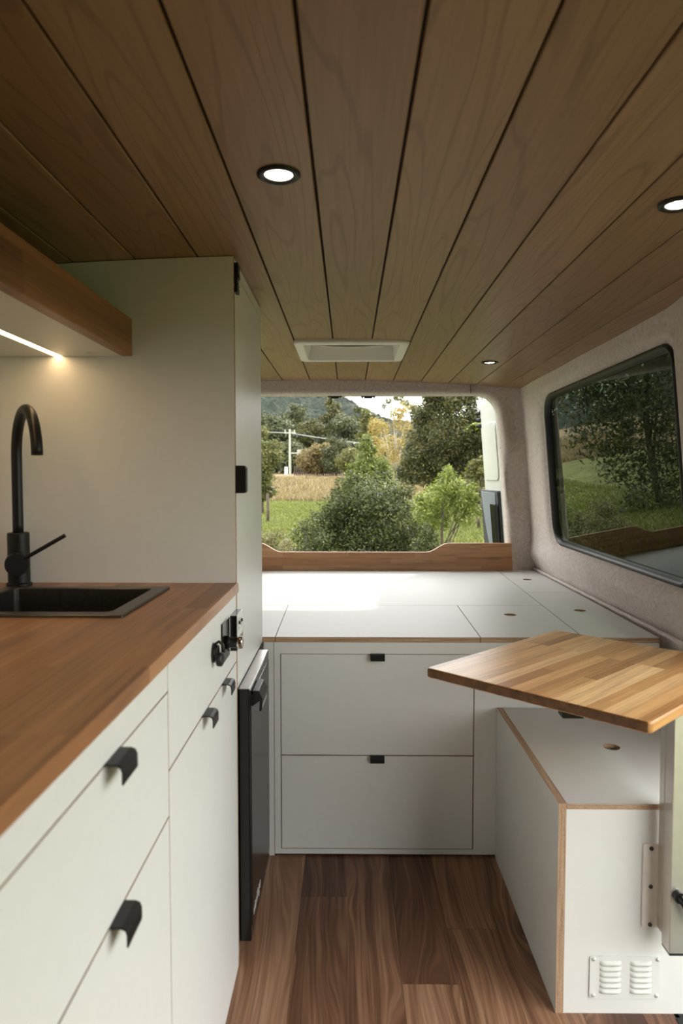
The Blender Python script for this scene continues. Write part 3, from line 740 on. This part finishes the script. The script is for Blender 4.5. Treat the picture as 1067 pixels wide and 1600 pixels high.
me = bpy.data.meshes.new_from_object(tmp.evaluated_get(bpy.context.evaluated_depsgraph_get())); bpy.data.objects.remove(tmp)
me.materials.clear(); me.materials.append(M['silver_text'])
lt = bpy.data.objects.new('lettering', me); COL.objects.link(lt); lt.parent = fd
lt.matrix_local = Matrix.Translation(Vector((-.2218, 1.545, .088))-Vector(OFF[fd.name])) @ Matrix(((0, 0, 1, 0), (1, 0, 0, 0), (0, 1, 0, 0), (0, 0, 0, 1)))
MB().box(-.60, -.30, 1.53, 1.89, .0, .035).build('base', M['black'], fr)

# sockets and control panel on the kitchen front
s1 = thing('round_socket', 'round black 12 volt socket with cap, nearest of the kitchen front sockets', 'socket', (KX, 1.235, .787))
MB().lathe([(0, 0), (.0185, 0), (.0185, .004), (.015, .006), (.015, .010), (.011, .010), (.011, .004), (0, .004)], (KX, 1.240, .790), (1, 0, 0), 28).build('socket_ring', M['black_gloss'], s1)
MB().lathe([(0, 0), (.012, 0), (.013, .002), (.013, .008), (.011, .010), (0, .010)], (KX+.009, 1.236, .779), (1, -.1, 0), 28).build('cap', M['rubber'], s1, bevel=.0006)
MB().tube([(KX+.004, 1.238, .806), (KX+.012, 1.236, .812), (KX+.019, 1.235, .806), (KX+.021, 1.235, .792)], .0028, 8).build('cap_strap', M['rubber'], s1, smooth=True)
s2 = thing('square_socket_plate', 'square black socket plate with protruding round connector under worktop edge', 'socket', (KX, 1.355, .785))
MB().box(KX, KX+.0035, 1.318, 1.398, .745, .826).build('plate', M['black_gloss'], s2, bevel=.0015)
pg = MB().lathe([(0, 0), (.014, 0), (.014, .006), (.011, .008), (.011, .022), (.0125, .022), (.0125, .032), (0, .032)], (KX+.0035, 1.358, .781), (1, 0, 0), 28).build('connector', M['black_gloss'], s2)
MB().lathe([(.0127, .023), (.0127, .031), (.0118, .033), (.006, .033), (0, .031)], (KX+.0035, 1.358, .781), (1, 0, 0), 28).build('connector_ring', M['chrome'], pg, smooth=True)
s3 = thing('control_panel', 'small black control box with white face and two black knobs near fridge', 'control panel', (KX, 1.46, .785))
MB().box(KX, KX+.0145, 1.421, 1.4965, .747, .822).build('housing', M['black_gloss'], s3, bevel=.0008)
fc = MB().box(KX+.0145, KX+.0155, 1.4215, 1.4960, .773, .8215).build('face_plate', M['van_white'], s3)
MB().box(KX+.0145, KX+.0155, 1.4215, 1.4960, .762, .773).build('reflection_strip', M['brown_reflection'], s3)  # brown strip paints a reflection on the panel's display
for yy in (1.443, 1.472): MB().cyl((KX+.0155, yy, .803), (KX+.019, yy, .803), .0036, 14).build('knob', M['black'], fc)
for ya in (1.441, 1.470): MB().box(KX+.0155, KX+.016, ya, ya+.003, .789, .795).build('marking', M['cable'], fc)

# ------------------------------------------------------------------ ceiling fittings
for (x, y, lab) in ((-.112, 1.111, 'round black-rimmed ceiling downlight nearest centre, ahead of the white roof vent'), (.566, 2.775, 'small round ceiling downlight farthest back, by the side window'), (.566, 1.200, 'round ceiling downlight cut by the right edge of the picture')):
    z = ceil_z(x, y)
    t = thing('ceiling_downlight', lab, 'ceiling light', (x, y, z), 'downlights in the timber ceiling')
    MB().lathe([(.0225, .004), (.0225, -.0015), (.026, -.0042), (.031, -.0040), (.0345, -.002), (.0350, .004)], (x, y, z-.0005), (0, 0, 1), 40).build('bezel', M['black'], t, smooth=True)
    ln = MB().lathe([(0, -.0008), (.0225, -.0008), (.0225, .003)], (x, y, z+.0), (0, 0, 1), 32).build('lens', M['lens'], t)
    mb = MB()
    for k in range(9):
        rr = .0155 if k < 8 else 0; a = k*math.pi/4; mb.lathe([(0, -.0012), (.003, -.0012), (.003, -.0008)], (x+rr*math.cos(a), y+rr*math.sin(a), z), (0, 0, 1), 8)
    mb.build('led_chip', M['lens_dot'], ln)

rv = thing('roof_vent', 'rectangular cream roof vent frame in the timber ceiling', 'roof vent', (.01, 2.60, 1.594))
vz = 1.5925
ro = rounded([(-.195, 2.405), (.214, 2.405), (.214, 2.79), (-.195, 2.79)], .028, 8)
def scl(loop, d): return inset(loop, d)
i1 = scl(ro, .040)
ro_, i1_ = ro, i1
def z3(l, z): return [(p[0], p[1], z) for p in l]
mb = MB().grid([z3(ro_, vz+.004), z3(ro_, vz-.006), z3(scl(ro_, .004), vz-.010), z3(scl(ro_, .030), vz-.0115), z3(scl(ro_, .034), vz-.010), z3(scl(ro_, .036), vz+.0), z3(scl(ro_, .046), vz+.050)], closed=True)
b_ = z3(scl(ro_, .046), vz+.050); mb.add(b_, [tuple(range(len(b_)))])
mb.build('frame', M['plastic_white'], rv, smooth=False)
# dark plate painting the shade in the blind gap, with curved lip
lip = [(-.105+.23*k/20, 2.468-.020*math.sin(math.pi*k/20)) for k in range(21)]
mb = MB().prism([(-.158, 2.45), (.176, 2.45), (.176, 2.475), (.125, 2.475)][:3]+[(.125, 2.475)]+[(p[0], 2.475+.026*math.sin(math.pi*i/20)) for i, p in list(enumerate(lip))[::-1]]+[(-.158, 2.475)], vz-.001, vz+.004, 'z')
mb.build('blind_gap_shade', M['trim_grey'], rv)
mb = MB().tube([(p[0], 2.475+.026*math.sin(math.pi*i/20), vz-.005) for i, p in enumerate(lip)], .004, 8)
mb.build('blind_lip', M['plastic_white'], rv)

# ------------------------------------------------------------------ outside
def gz(x, y):
    base = -.45
    if y > 45: 
        t = min(1, (y-45)/60); base += 2.1*(t*t*(3-2*t))
    base += .05*math.sin(x*.4+y*.13)+.03*math.sin(x*1.3-y*.5)
    if y > 105: base += (y-105)*.02
    return base
xsg = np.concatenate([np.linspace(-160, -20, 18), np.linspace(-17, 17, 60), np.linspace(20, 160, 18)])
ysg = np.concatenate([np.linspace(-60, 0, 8), np.linspace(2, 60, 70), np.linspace(62, 260, 40)])
struct(MB().grid([[(x, y, gz(x, y)) for x in xsg] for y in ysg]).build('ground', M['ground'], smooth=True, fix=False))
def hill(name, y0, prof, depth, seed):
    rg = np.random.default_rng(seed); xs = np.linspace(prof[0][0], prof[-1][0], 170); px = [p[0] for p in prof]; pz = [p[1] for p in prof]
    rows_ = []
    for j in range(46):
        t = j/45; rr = []
        for x in xs:
            h = np.interp(x, px, pz)
            z = h*math.sin(min(1, t*1.05)*math.pi/2)**.8
            z += (2.5*abs(math.sin(x*.33+j*1.7))*abs(math.cos(j*.9+x*.21)) + rg.uniform(0, 2.6))*(t > .02)
            rr.append((x+rg.uniform(-1, 1), y0+depth*t+rg.uniform(-1, 1), z+1))
        rows_.append(rr)
    return struct(MB().grid(rows_).build(name, M['hill'], fix=False))
hill('far_ridge', 380, [(-260, 80), (-90, 70), (-60, 67), (-30, 62), (-11, 57), (-2, 54), (13, 45), (25, 40), (43, 37), (97, 38), (150, 42), (260, 60)], 120, 3)

def leafcloud(name, mat, parent, blobs, n, size, loc=None, shell=.55, flat=.0, aspect=.6, core=None):
    """leaves scattered through ellipsoid blobs (cx,cy,cz,rx,ry,rz)"""
    bl = np.array(blobs, float); vol = (bl[:, 3]*bl[:, 4]+bl[:, 4]*bl[:, 5]+bl[:, 3]*bl[:, 5]); pr = vol/vol.sum()
    ix = RNG.choice(len(bl), n, p=pr); d = RNG.normal(size=(n, 3)); d /= np.linalg.norm(d, axis=1)[:, None]
    rad = (shell+(1-shell)*RNG.random(n)**.7)*(1+.17*RNG.normal(size=n))
    c = bl[ix, :3]+d*bl[ix, 3:]*rad[:, None]
    nr = d*.8+RNG.normal(size=(n, 3))*.7+np.array([0, 0, .5]); nr /= np.linalg.norm(nr, axis=1)[:, None]
    a = np.cross(nr, RNG.normal(size=(n, 3))); a /= np.linalg.norm(a, axis=1)[:, None]; b = np.cross(nr, a)
    s = size*(.6+.8*RNG.random(n))[:, None]
    q = np.stack([c-a*s, c-b*s*aspect*.5-nr*s*.12, c+a*s, c+b*s*aspect*.5-nr*s*.12], 1).reshape(-1, 3)
    off = np.array(OFF[parent.name] if parent else (loc or (0, 0, 0))); q = q-off
    me = bpy.data.meshes.new(name); me.vertices.add(4*n); me.vertices.foreach_set('co', q.ravel().astype(np.float32))
    me.loops.add(4*n); me.loops.foreach_set('vertex_index', np.arange(4*n, dtype=np.int32))
    me.polygons.add(n); me.polygons.foreach_set('loop_start', np.arange(0, 4*n, 4, dtype=np.int32))
    try: me.polygons.foreach_set('loop_total', np.full(n, 4, dtype=np.int32))
    except Exception: pass
    at = me.attributes.new('rnd', 'FLOAT', 'FACE'); at.data.foreach_set('value', RNG.random(n).astype(np.float32))
    me.materials.append(mat); me.update(calc_edges=True)
    o = bpy.data.objects.new(name, me); COL.objects.link(o)
    if parent: o.parent = parent
    else: o.location = tuple(off)
    OFF[o.name] = tuple(off); return o
def crown_blobs(cx, cy, z0, z1, w, kind='round', n=14, seed=0):
    rg = random.Random(seed); out = []; H = z1-z0
    for k in range(n):
        u = (k+.5)/n
        if kind == 'cone': r = w/2*(1-u)**.8*.85+.04*w; spread = r*.45
        elif kind == 'tall': r = w/2*(math.sin(math.pi*min(1, .18+u*.80)))**.7; spread = r*.55
        else: r = w/2*math.sin(math.pi*(.12+.76*u))**.8; spread = r*.55
        a = rg.uniform(0, 6.28)
        rr = r*rg.uniform(.45, .68)
        out.append((cx+spread*math.cos(a), cy+spread*math.sin(a), z0+H*u, rr, rr, max(H/n*1.2, rr*.75)))
    return out
def sprigs(bl, n, r0, r1, seed=1):
    rg = random.Random(seed); out = list(bl)
    for _ in range(n):
        b = bl[rg.randrange(len(bl))]; a = rg.uniform(0, 6.28); c = rg.uniform(-.5, 1); q = math.sqrt(max(0, 1-c*c)); r = rg.uniform(r0, r1)
        out.append((b[0]+b[3]*1.03*q*math.cos(a), b[1]+b[4]*1.03*q*math.sin(a), b[2]+b[5]*1.03*c, r, r, r*rg.uniform(.8, 1.5)))
    return out
def tree(name, label, cat, cx, cy, zb, zt_, w, leafk, n, size, kind='round', crown_from=.2, bark='bark', trunk_r=None, blobs=None, seed=0, nb=14, group=None, branches=5, lean=0):
    g0 = gz(cx, cy) if zb is None else zb
    t = thing(name, label, cat, (cx, cy, g0), group); H = zt_-g0; tr = trunk_r or H*.022
    rg = random.Random(seed+5)
    bl = blobs or crown_blobs(cx, cy, g0+H*crown_from, zt_-w*.06, w, kind, nb, seed)
    MB().tube([(cx+lean*u+rg.uniform(-1, 1)*tr*.5, cy, g0-.05+H*u*.85) for u in (0, .2, .4, .6, .8, 1)], [tr*1.15, tr, tr*.85, tr*.65, tr*.45, tr*.2], 8).build('trunk', M[bark], t, smooth=True)
    mb = MB()
    for k in range(branches):
        b = bl[rg.randrange(len(bl))]; h0 = g0+H*min(.75, max(.1, crown_from+rg.uniform(-.1, .35)))
        p0 = Vector((cx+lean*.4, cy, h0)); p1 = Vector(b[:3]); p1.z = max(p1.z, h0+.05*H)
        mb.tube([p0, p0.lerp(p1, .5)+Vector((0, 0, .03*H)), p1], [tr*.45, tr*.3, tr*.12], 6)
    mb.build('branches', M[bark], t, smooth=True)
    leafcloud('foliage', L[leafk], t, bl, n, size)
    return t
PX = lambda px, y: (px-545)/1067*y
PZ = lambda py, y: 1.11+(748-py)/1067*y

# near shrubs in front of the meadow
def bush(name, label, px, y, top, wpx, leafk, n, size, extra=None, cat='bush', kind='round', seed=0, group=None):
    x = PX(px, y); zt_ = PZ(top, y); w = wpx/1067*y
    return tree(name, label, cat, x, y, None, zt_, w, leafk, n, size, kind, .12, 'bark', .03, None, seed, 16, group, 7)
Y = 9.5
bl = []
rg = random.Random(2)
for (px, py, r) in ((580, 800, 62), (540, 812, 46), (620, 815, 48), (575, 786, 30), (552, 792, 26), (608, 790, 30), (512, 834, 36), (530, 790, 22), (520, 812, 26), (560, 846, 50), (610, 850, 52), (650, 845, 34), (500, 850, 34), (585, 880, 70), (535, 880, 60), (635, 880, 50)):
    q = r/1067*Y; bl.append((PX(px, Y), Y+rg.uniform(-.25, .25), PZ(py, Y), q, q, q))
tree('dense_bush', 'large dark green leafy bush in the centre of the rear view', 'bush', PX(580, Y), Y, None, PZ(760, Y), 1.6, 'bush', 56000, .023, blobs=sprigs(bl, 60, .04, .12), trunk_r=.03, seed=3)
Y = 11; bl = []
for (px, py, rx, rz) in ((576, 705, 8, 16), (574, 722, 18, 20), (586, 742, 26, 22), (560, 748, 20, 22), (600, 765, 22, 24), (577, 772, 30, 28), (550, 774, 16, 22), (600, 780, 16, 20)):
    bl.append((PX(px, Y), Y, PZ(py, Y), rx/1067*Y, rx/1067*Y, rz/1067*Y))
tree('vine_clad_tree', 'pointed small tree draped in light green vines rising behind the dark bush', 'tree', PX(576, Y), Y, None, PZ(700, Y), 1.0, 'vine', 20000, .028, blobs=sprigs(bl, 30, .04, .10), trunk_r=.04, seed=4)
Y = 8.6; bl = []
for (px, py, r) in ((693, 790, 30), (668, 792, 24), (720, 785, 24), (700, 762, 24), (678, 770, 20), (716, 765, 18), (700, 744, 12), (660, 805, 16), (735, 795, 14), (690, 815, 20), (655, 780, 10), (742, 778, 8), (725, 812, 14), (697, 735, 6)):
    q = r/1067*Y; bl.append((PX(px, Y), Y+rg.uniform(-.2, .2), PZ(py, Y), q, q, q*.85))
tree('young_tree', 'bright lime green young tree right of the dark bush', 'tree', PX(690, Y), Y, None, PZ(745, Y), .9, 'lime', 9000, .022, blobs=sprigs(bl, 30, .03, .07), trunk_r=.018, seed=5, branches=9)
for (px, y, top, wpx, lk, n, lab) in ((478, 8.2, 808, 70, 'bush', 5000, 'straggly dark weed bush left of the large bush'), (428, 7.6, 826, 70, 'weed', 5000, 'brownish low weed clump at lower left of rear view'), (668, 8.0, 818, 60, 'bush', 5000, 'small dark shrub below the lime green young tree'), (740, 8.4, 850, 60, 'weed', 2500, 'low olive weeds at the right end of the timber board'), (455, 8.0, 842, 60, 'weed', 4000, 'olive weed clump just above the left end of timber board')):
    bush('low_shrub', lab, px, y, top, wpx, lk, n, .019, cat='shrub', seed=int(px))

# big tree on the right, trees beyond
Y = 28; bl = []
rg = random.Random(8)
for (px, py, rx, rz) in ((697, 628, 26, 20), (685, 645, 30, 26), (715, 650, 30, 28), (668, 668, 24, 28), (700, 678, 38, 32), (735, 680, 26, 30), (660, 700, 28, 26), (645, 715, 18, 20), (690, 712, 40, 30), (730, 715, 34, 30), (668, 738, 34, 24), (712, 745, 40, 26), (745, 742, 24, 26), (645, 742, 16, 18), (720, 612, 22, 20), (680, 612, 18, 20), (758, 706, 14, 22), (672, 640, 12, 12)):
    bl.append((PX(px, Y), Y+rg.uniform(-1, 1), PZ(py, Y), rx/1067*Y, rx/1067*Y, rz/1067*Y))
tree('tall_broad_tree', 'tall broad dark olive tree on the right of rear view', 'tree', PX(697, Y), Y, None, PZ(600, Y), 3.4, 'pine', 80000, .06, blobs=sprigs(bl, 90, .15, .42), trunk_r=.16, seed=9, branches=12)
for (px, y, top, wpx, lk, n, s_, kd, cf, lab) in (
    (748, 22, 712, 50, 'olive', 9000, .05, 'round', .2, 'olive green tree close to the open white door'),
    (775, 20, 668, 60, 'olive', 9000, .05, 'round', .2, 'olive tree mostly hidden behind the open white door'),
    (408, 30, 668, 78, 'olive', 16000, .07, 'round', .18, 'rounded olive green tree at the left edge of rear view'),
    (672, 36, 640, 30, 'pine', 4000, .08, 'tall', .3, 'slim dark conifer beside the golden tree')):
    tree('meadow_tree', lab, 'tree', PX(px, y), y, None, PZ(top, y), wpx/1067*y, lk, n, s_, kd, cf, seed=int(px))
# golden gum
Y = 46; bl = []
for (px, py, rx, rz) in ((596, 672, 14, 10), (610, 690, 20, 14), (630, 665, 16, 14), (640, 690, 18, 16), (603, 712, 20, 16), (622, 725, 18, 16), (590, 700, 10, 14), (640, 640, 12, 8), (618, 650, 12, 10), (650, 712, 12, 16)):
    bl.append((PX(px, Y), Y+rg.uniform(-1, 1), PZ(py, Y), rx/1067*Y, rx/1067*Y, rz/1067*Y))
tree('golden_tree', 'golden yellow leaved tree with pale branches in the middle distance', 'tree', PX(618, Y), Y, None, PZ(655, Y), 3, 'gold', 8000, .08, blobs=sprigs(bl, 30, .2, .5), bark='bark_pale', trunk_r=.11, seed=12, branches=16)
Y = 70; bl = []
for (px, py, rx, rz) in ((606, 628, 6, 6), (622, 622, 10, 5), (632, 630, 9, 6), (640, 636, 6, 5), (600, 634, 5, 6)):
    bl.append((PX(px, Y), Y+rg.uniform(-1, 1), PZ(py, Y), rx/1067*Y, rx/1067*Y, rz/1067*Y))
tree('feathery_gum', 'sparse feathery tall gum tree against the white sky', 'tree', PX(622, Y), Y, None, PZ(624, Y), 3, 'olive', 1600, .11, blobs=bl, bark='bark', trunk_r=.07, seed=13, branches=10)
# mid distance small trees in front of the forest
for (px, y, top, wpx, lk, lab) in ((487, 96, 694, 44, 'brown', 'bronze green round tree right of the power pole'), (506, 98, 692, 36, 'brown', 'rusty brown tree between bronze tree and the pale tree'), (524, 94, 683, 48, 'dark', 'dark green rounded tree behind the paddock fence'), (544, 90, 700, 46, 'olive', 'pale olive drooping tree by the pointed vine-clad tree'), (515, 104, 700, 50, 'pine', 'low dark tree at back of the row behind the paddock fence')):
    tree('paddock_tree', lab, 'tree', PX(px, y), y, None, PZ(top, y), wpx/1067*y, lk, 7000, .17, 'round', .12, seed=int(px)+1, group='small trees behind the paddock fence')
# forest wall
k = 0
fl_ = [(400, 152, 640, 70, 'dark', 'dark forest tree high at the left end of the wooded slope'), (432, 136, 648, 66, 'dark', 'dark forest tree rising behind the top of the power pole'), (462, 150, 632, 66, 'dark', 'dark forest tree right of the power pole, below the far ridge'), (488, 140, 655, 60, 'pine', 'olive forest tree above the bronze green paddock tree'), (514, 152, 620, 46, 'pine', 'tallest rounded forest tree, just below the left latch bracket'), (534, 140, 648, 60, 'dark', 'dark forest tree right of the tallest rounded one'), (556, 150, 655, 50, 'dark', 'dark forest tree left of the pale crown by the golden tree'), (576, 130, 641, 40, 'olive', 'pale olive forest tree touching the left of the golden tree'), (415, 125, 690, 60, 'dark', 'dark forest tree behind the rounded olive tree at the left edge'), (455, 124, 690, 60, 'dark', 'dark forest tree at the foot of the power pole'), (500, 126, 700, 60, 'dark', 'shaded forest tree behind the bronze and rusty trees'), (550, 122, 690, 60, 'dark', 'shaded forest tree behind the pale olive drooping tree'), (588, 118, 685, 46, 'dark', 'dark forest tree behind the lower left of the golden tree'), (620, 122, 684, 50, 'pine', 'olive forest tree behind the trunk of the golden tree'), (652, 126, 668, 46, 'dark', 'dark forest tree between golden tree and the tall broad tree'), (565, 164, 634, 50, 'dark', 'distant dark crown on the skyline left of the golden tree'), (768, 120, 664, 40, 'dark', 'distant dark tree on the skyline beside the open white door'), (720, 122, 690, 80, 'dark', 'dark forest tree behind the tall broad tree')]
for (px, y, top, wpx, lk, lab) in fl_:
    tree('forest_tree', lab, 'tree', PX(px, y), y, gz(PX(px, y), y), PZ(top, y), wpx/1067*y, lk, 12000, .30, 'round', .08, seed=int(px)+y, nb=20, group='forest trees behind the paddock', branches=3)
# palm fronds next to the open door
Y = 26; t = thing('palm_tree', 'palm fronds showing beside the top of the open white door', 'palm tree', (PX(768, Y), Y, gz(PX(768, Y), Y)))
MB().tube([(PX(768, Y), Y, gz(0, Y)-.05), (PX(768, Y), Y, PZ(685, Y))], [.12, .09], 8).build('trunk', M['bark'], t)
for i in range(11):
    a = i*.571; mb = MB(); c0 = Vector((PX(768, Y), Y, PZ(685, Y))); prev = None
    dr_ = Vector((math.cos(a), math.sin(a), 0)); sd_ = Vector((-math.sin(a), math.cos(a), 0))
    for k in range(14):
        u = k/13; p = c0+dr_*(1.0*u)+Vector((0, 0, .75*math.sin(u*2.2)-.25*u))
        for s_ in (-1, 1): mb.add([p, p+sd_*s_*.26*(1-u*.6)+dr_*.10-Vector((0, 0, .06)), p+sd_*s_*.25*(1-u*.6)+dr_*.15-Vector((0, 0, .06)), p+dr_*.05], [(0, 1, 2, 3)])
    mb.build('frond', L['vine'], t, fix=False)

# trees beyond the side window and to the left of the van (mirrored in the glass)
for i, (x, y, zt_, w_, lk, n, s_, lab) in enumerate((
    (3.7, 9.0, 5.0, 3.6, 'bush', 34000, .045, 'dark leafy tree seen through rear part of tinted side window'), (5.6, 13.0, 5.8, 4.6, 'dark', 24000, .065, 'dark leafy tree seen through the middle of tinted side window'), (3.2, 6.0, 3.3, 2.2, 'dark', 16000, .035, 'dark shrub seen through near part of the tinted side window'),
    (-2.1, 8.2, 1.7, 1.5, 'bush', 12000, .025, 'low bush just left of the view, mirrored in side window'), (-2.7, 13.0, 6.0, 2.3, 'bush', 26000, .045, 'middle leafy tree left of the view, mirrored in side window'), (-2.45, 9.6, 5.2, 2.1, 'bush', 34000, .034, 'leafy tree just left of the view, mirrored in side window'), (-4.3, 14.0, 7.5, 3.8, 'dark', 34000, .06, 'darker tall tree left of the view, mirrored in side window'), (-6.2, 9.5, 5.6, 3.4, 'bush', 12000, .06, 'spreading tree farther left of the van'))):
    if y/ max(.1, abs(x)) > 3.9: continue
    tree('roadside_tree', lab, 'tree', x, y, None, zt_, w_, lk, n, s_, 'round', .0, seed=40+i, trunk_r=.06, nb=20)

# fence, posts, pole
fx0, fx1, fy = PX(462, 100), PX(600, 92), 98
t = thing('paddock_fence', 'long low dark paling fence along top of the dry grass bank', 'fence', ((fx0+fx1)/2, fy, gz((fx0+fx1)/2, fy)))
n_ = 46
for i in range(n_):
    x = fx0+(fx1-fx0)*i/(n_-1); zz_ = gz(x, fy); MB().box(x-.10, x+.10, fy-.07, fy+.07, zz_-.1, zz_+1.35+.12*math.sin(i*3)).build('post', M['post_grey'], t)
MB().tube([(x, fy-.1, gz(x, fy)+.9) for x in np.linspace(fx0, fx1, 12)], .05, 6).build('rail', M['post_grey'], t)
for (px, y, top, w_, lab) in ((418, 24, 771, .05, 'weathered grey fence post standing in the meadow at left'), (722, 25, 778, .16, 'thick dark tree stump post at right of the meadow'), (712, 26, 783, .10, 'thinner dark post beside the thick stump post')):
    x = PX(px, y); g0 = gz(x, y)
    o = MB().tube([(x, y, g0-.1), (x+.01, y, g0+.4), (x-.01, y, PZ(top, y))], [w_*1.1, w_, w_*.9], 10).build('fence_post', M['post_grey'], loc=(x, y, g0), smooth=True); tag(o, lab, 'post', 'posts in the meadow')
Y = 118; x = PX(453, Y); g0 = gz(x, Y); zt_ = PZ(671, Y)
t = thing('power_pole', 'pale timber power pole in front of the dark forest', 'power pole', (x, Y, g0))
MB().tube([(x, Y, g0-.2), (x, Y, zt_)], [.24, .17], 10).build('pole', M['pole_pale'], t)
ca = MB().box(x-1.0, x+1.0, Y-.12, Y+.12, zt_-.75, zt_-.50).build('crossarm', M['pole_pale'], t)
for dx in (-.8, .8): MB().cyl((x+dx, Y, zt_-.5), (x+dx, Y, zt_-.1), .11, 8).build('insulator', M['pole_pale'], ca)
MB().cyl((x+1.6, Y, PZ(713, Y)), (x+1.6, Y, PZ(703, Y)), .4, 12).box(x+.2, x+1.6, Y-.06, Y+.06, PZ(709, Y), PZ(707, Y)).build('fitting', M['pole_pale'], t)
MB().box(x-.9, x-.35, Y-.3, Y+.3, g0, g0+1.3).build('meter_box', M['van_white'], t)
zw = PZ(677, Y)
o = MB().tube([(PX(300, 128), 128, PZ(668, 128)), (PX(400, 121), 121, PZ(675, 121)), (x, Y, zw)]+[(x+(PX(640, 112)-x)*u, Y-6*u, zw+(PZ(700, 112)-zw)*u-1.0*u*(1-u)) for u in (.2, .4, .6, .8, 1)], .085, 6).build('overhead_cable', M['cable'], smooth=True, loc=(x, Y, zw)); tag(o, 'pale overhead cable crossing in front of the forest', 'cable')
Y = 78; x = PX(619, Y)
t = thing('farm_shed', 'small white building glimpsed between golden tree and the tall tree', 'shed', (x, Y, gz(x, Y)))
MB().box(x-1.0, x+1.0, Y, Y+3, gz(x, Y)-.2, PZ(742, Y)).build('wall', M['van_white'], t)
MB().prism([(x-1.2, PZ(742, Y)), (x+1.2, PZ(742, Y)), (x, PZ(736, Y))], Y-.2, Y+3.2, 'y').build('roof', M['cable'], t)

# grass: blades nobody could count
def blades(name, mat, n, area, h, label):
    x0, x1, y0, y1 = area; u = RNG.random(n); y = y0+(y1-y0)*u**1.3; x = x0+(x1-x0)*RNG.random(n); x = x*(.3+.7*y/y1) if y0 > 3 else x
    z = np.array([gz(a, b) for a, b in zip(x, y)]); a = RNG.random(n)*6.28; hh_ = h*(.5+RNG.random(n)); wd = .004+.0006*y
    dx, dy = np.cos(a), np.sin(a); ln_ = RNG.normal(size=(n, 2))*.35*hh_[:, None]
    c = np.stack([x, y, z], 1)
    q = np.stack([c-np.stack([dx*wd, dy*wd, 0*x], 1), c+np.stack([dx*wd, dy*wd, 0*x], 1), c+np.stack([ln_[:, 0], ln_[:, 1], hh_], 1)], 1).reshape(-1, 3)
    me = bpy.data.meshes.new(name); me.vertices.add(3*n); me.vertices.foreach_set('co', q.ravel().astype(np.float32)); me.loops.add(3*n); me.loops.foreach_set('vertex_index', np.arange(3*n, dtype=np.int32))
    me.polygons.add(n); me.polygons.foreach_set('loop_start', np.arange(0, 3*n, 3, dtype=np.int32))
    at = me.attributes.new('rnd', 'FLOAT', 'FACE'); at.data.foreach_set('value', RNG.random(n).astype(np.float32))
    me.materials.append(mat); me.update(calc_edges=True); o = bpy.data.objects.new(name, me); COL.objects.link(o); tag(o, label, 'grass', kind='stuff')
blades('meadow_grass', L['grass'], 90000, (-10, 9, 8, 50), .07, 'short bright green meadow grass beyond the rear opening')
blades('dry_grass', L['straw'], 40000, (-30, 20, 48, 86), .38, 'dry straw-coloured long grass on the bank below paddock fence')
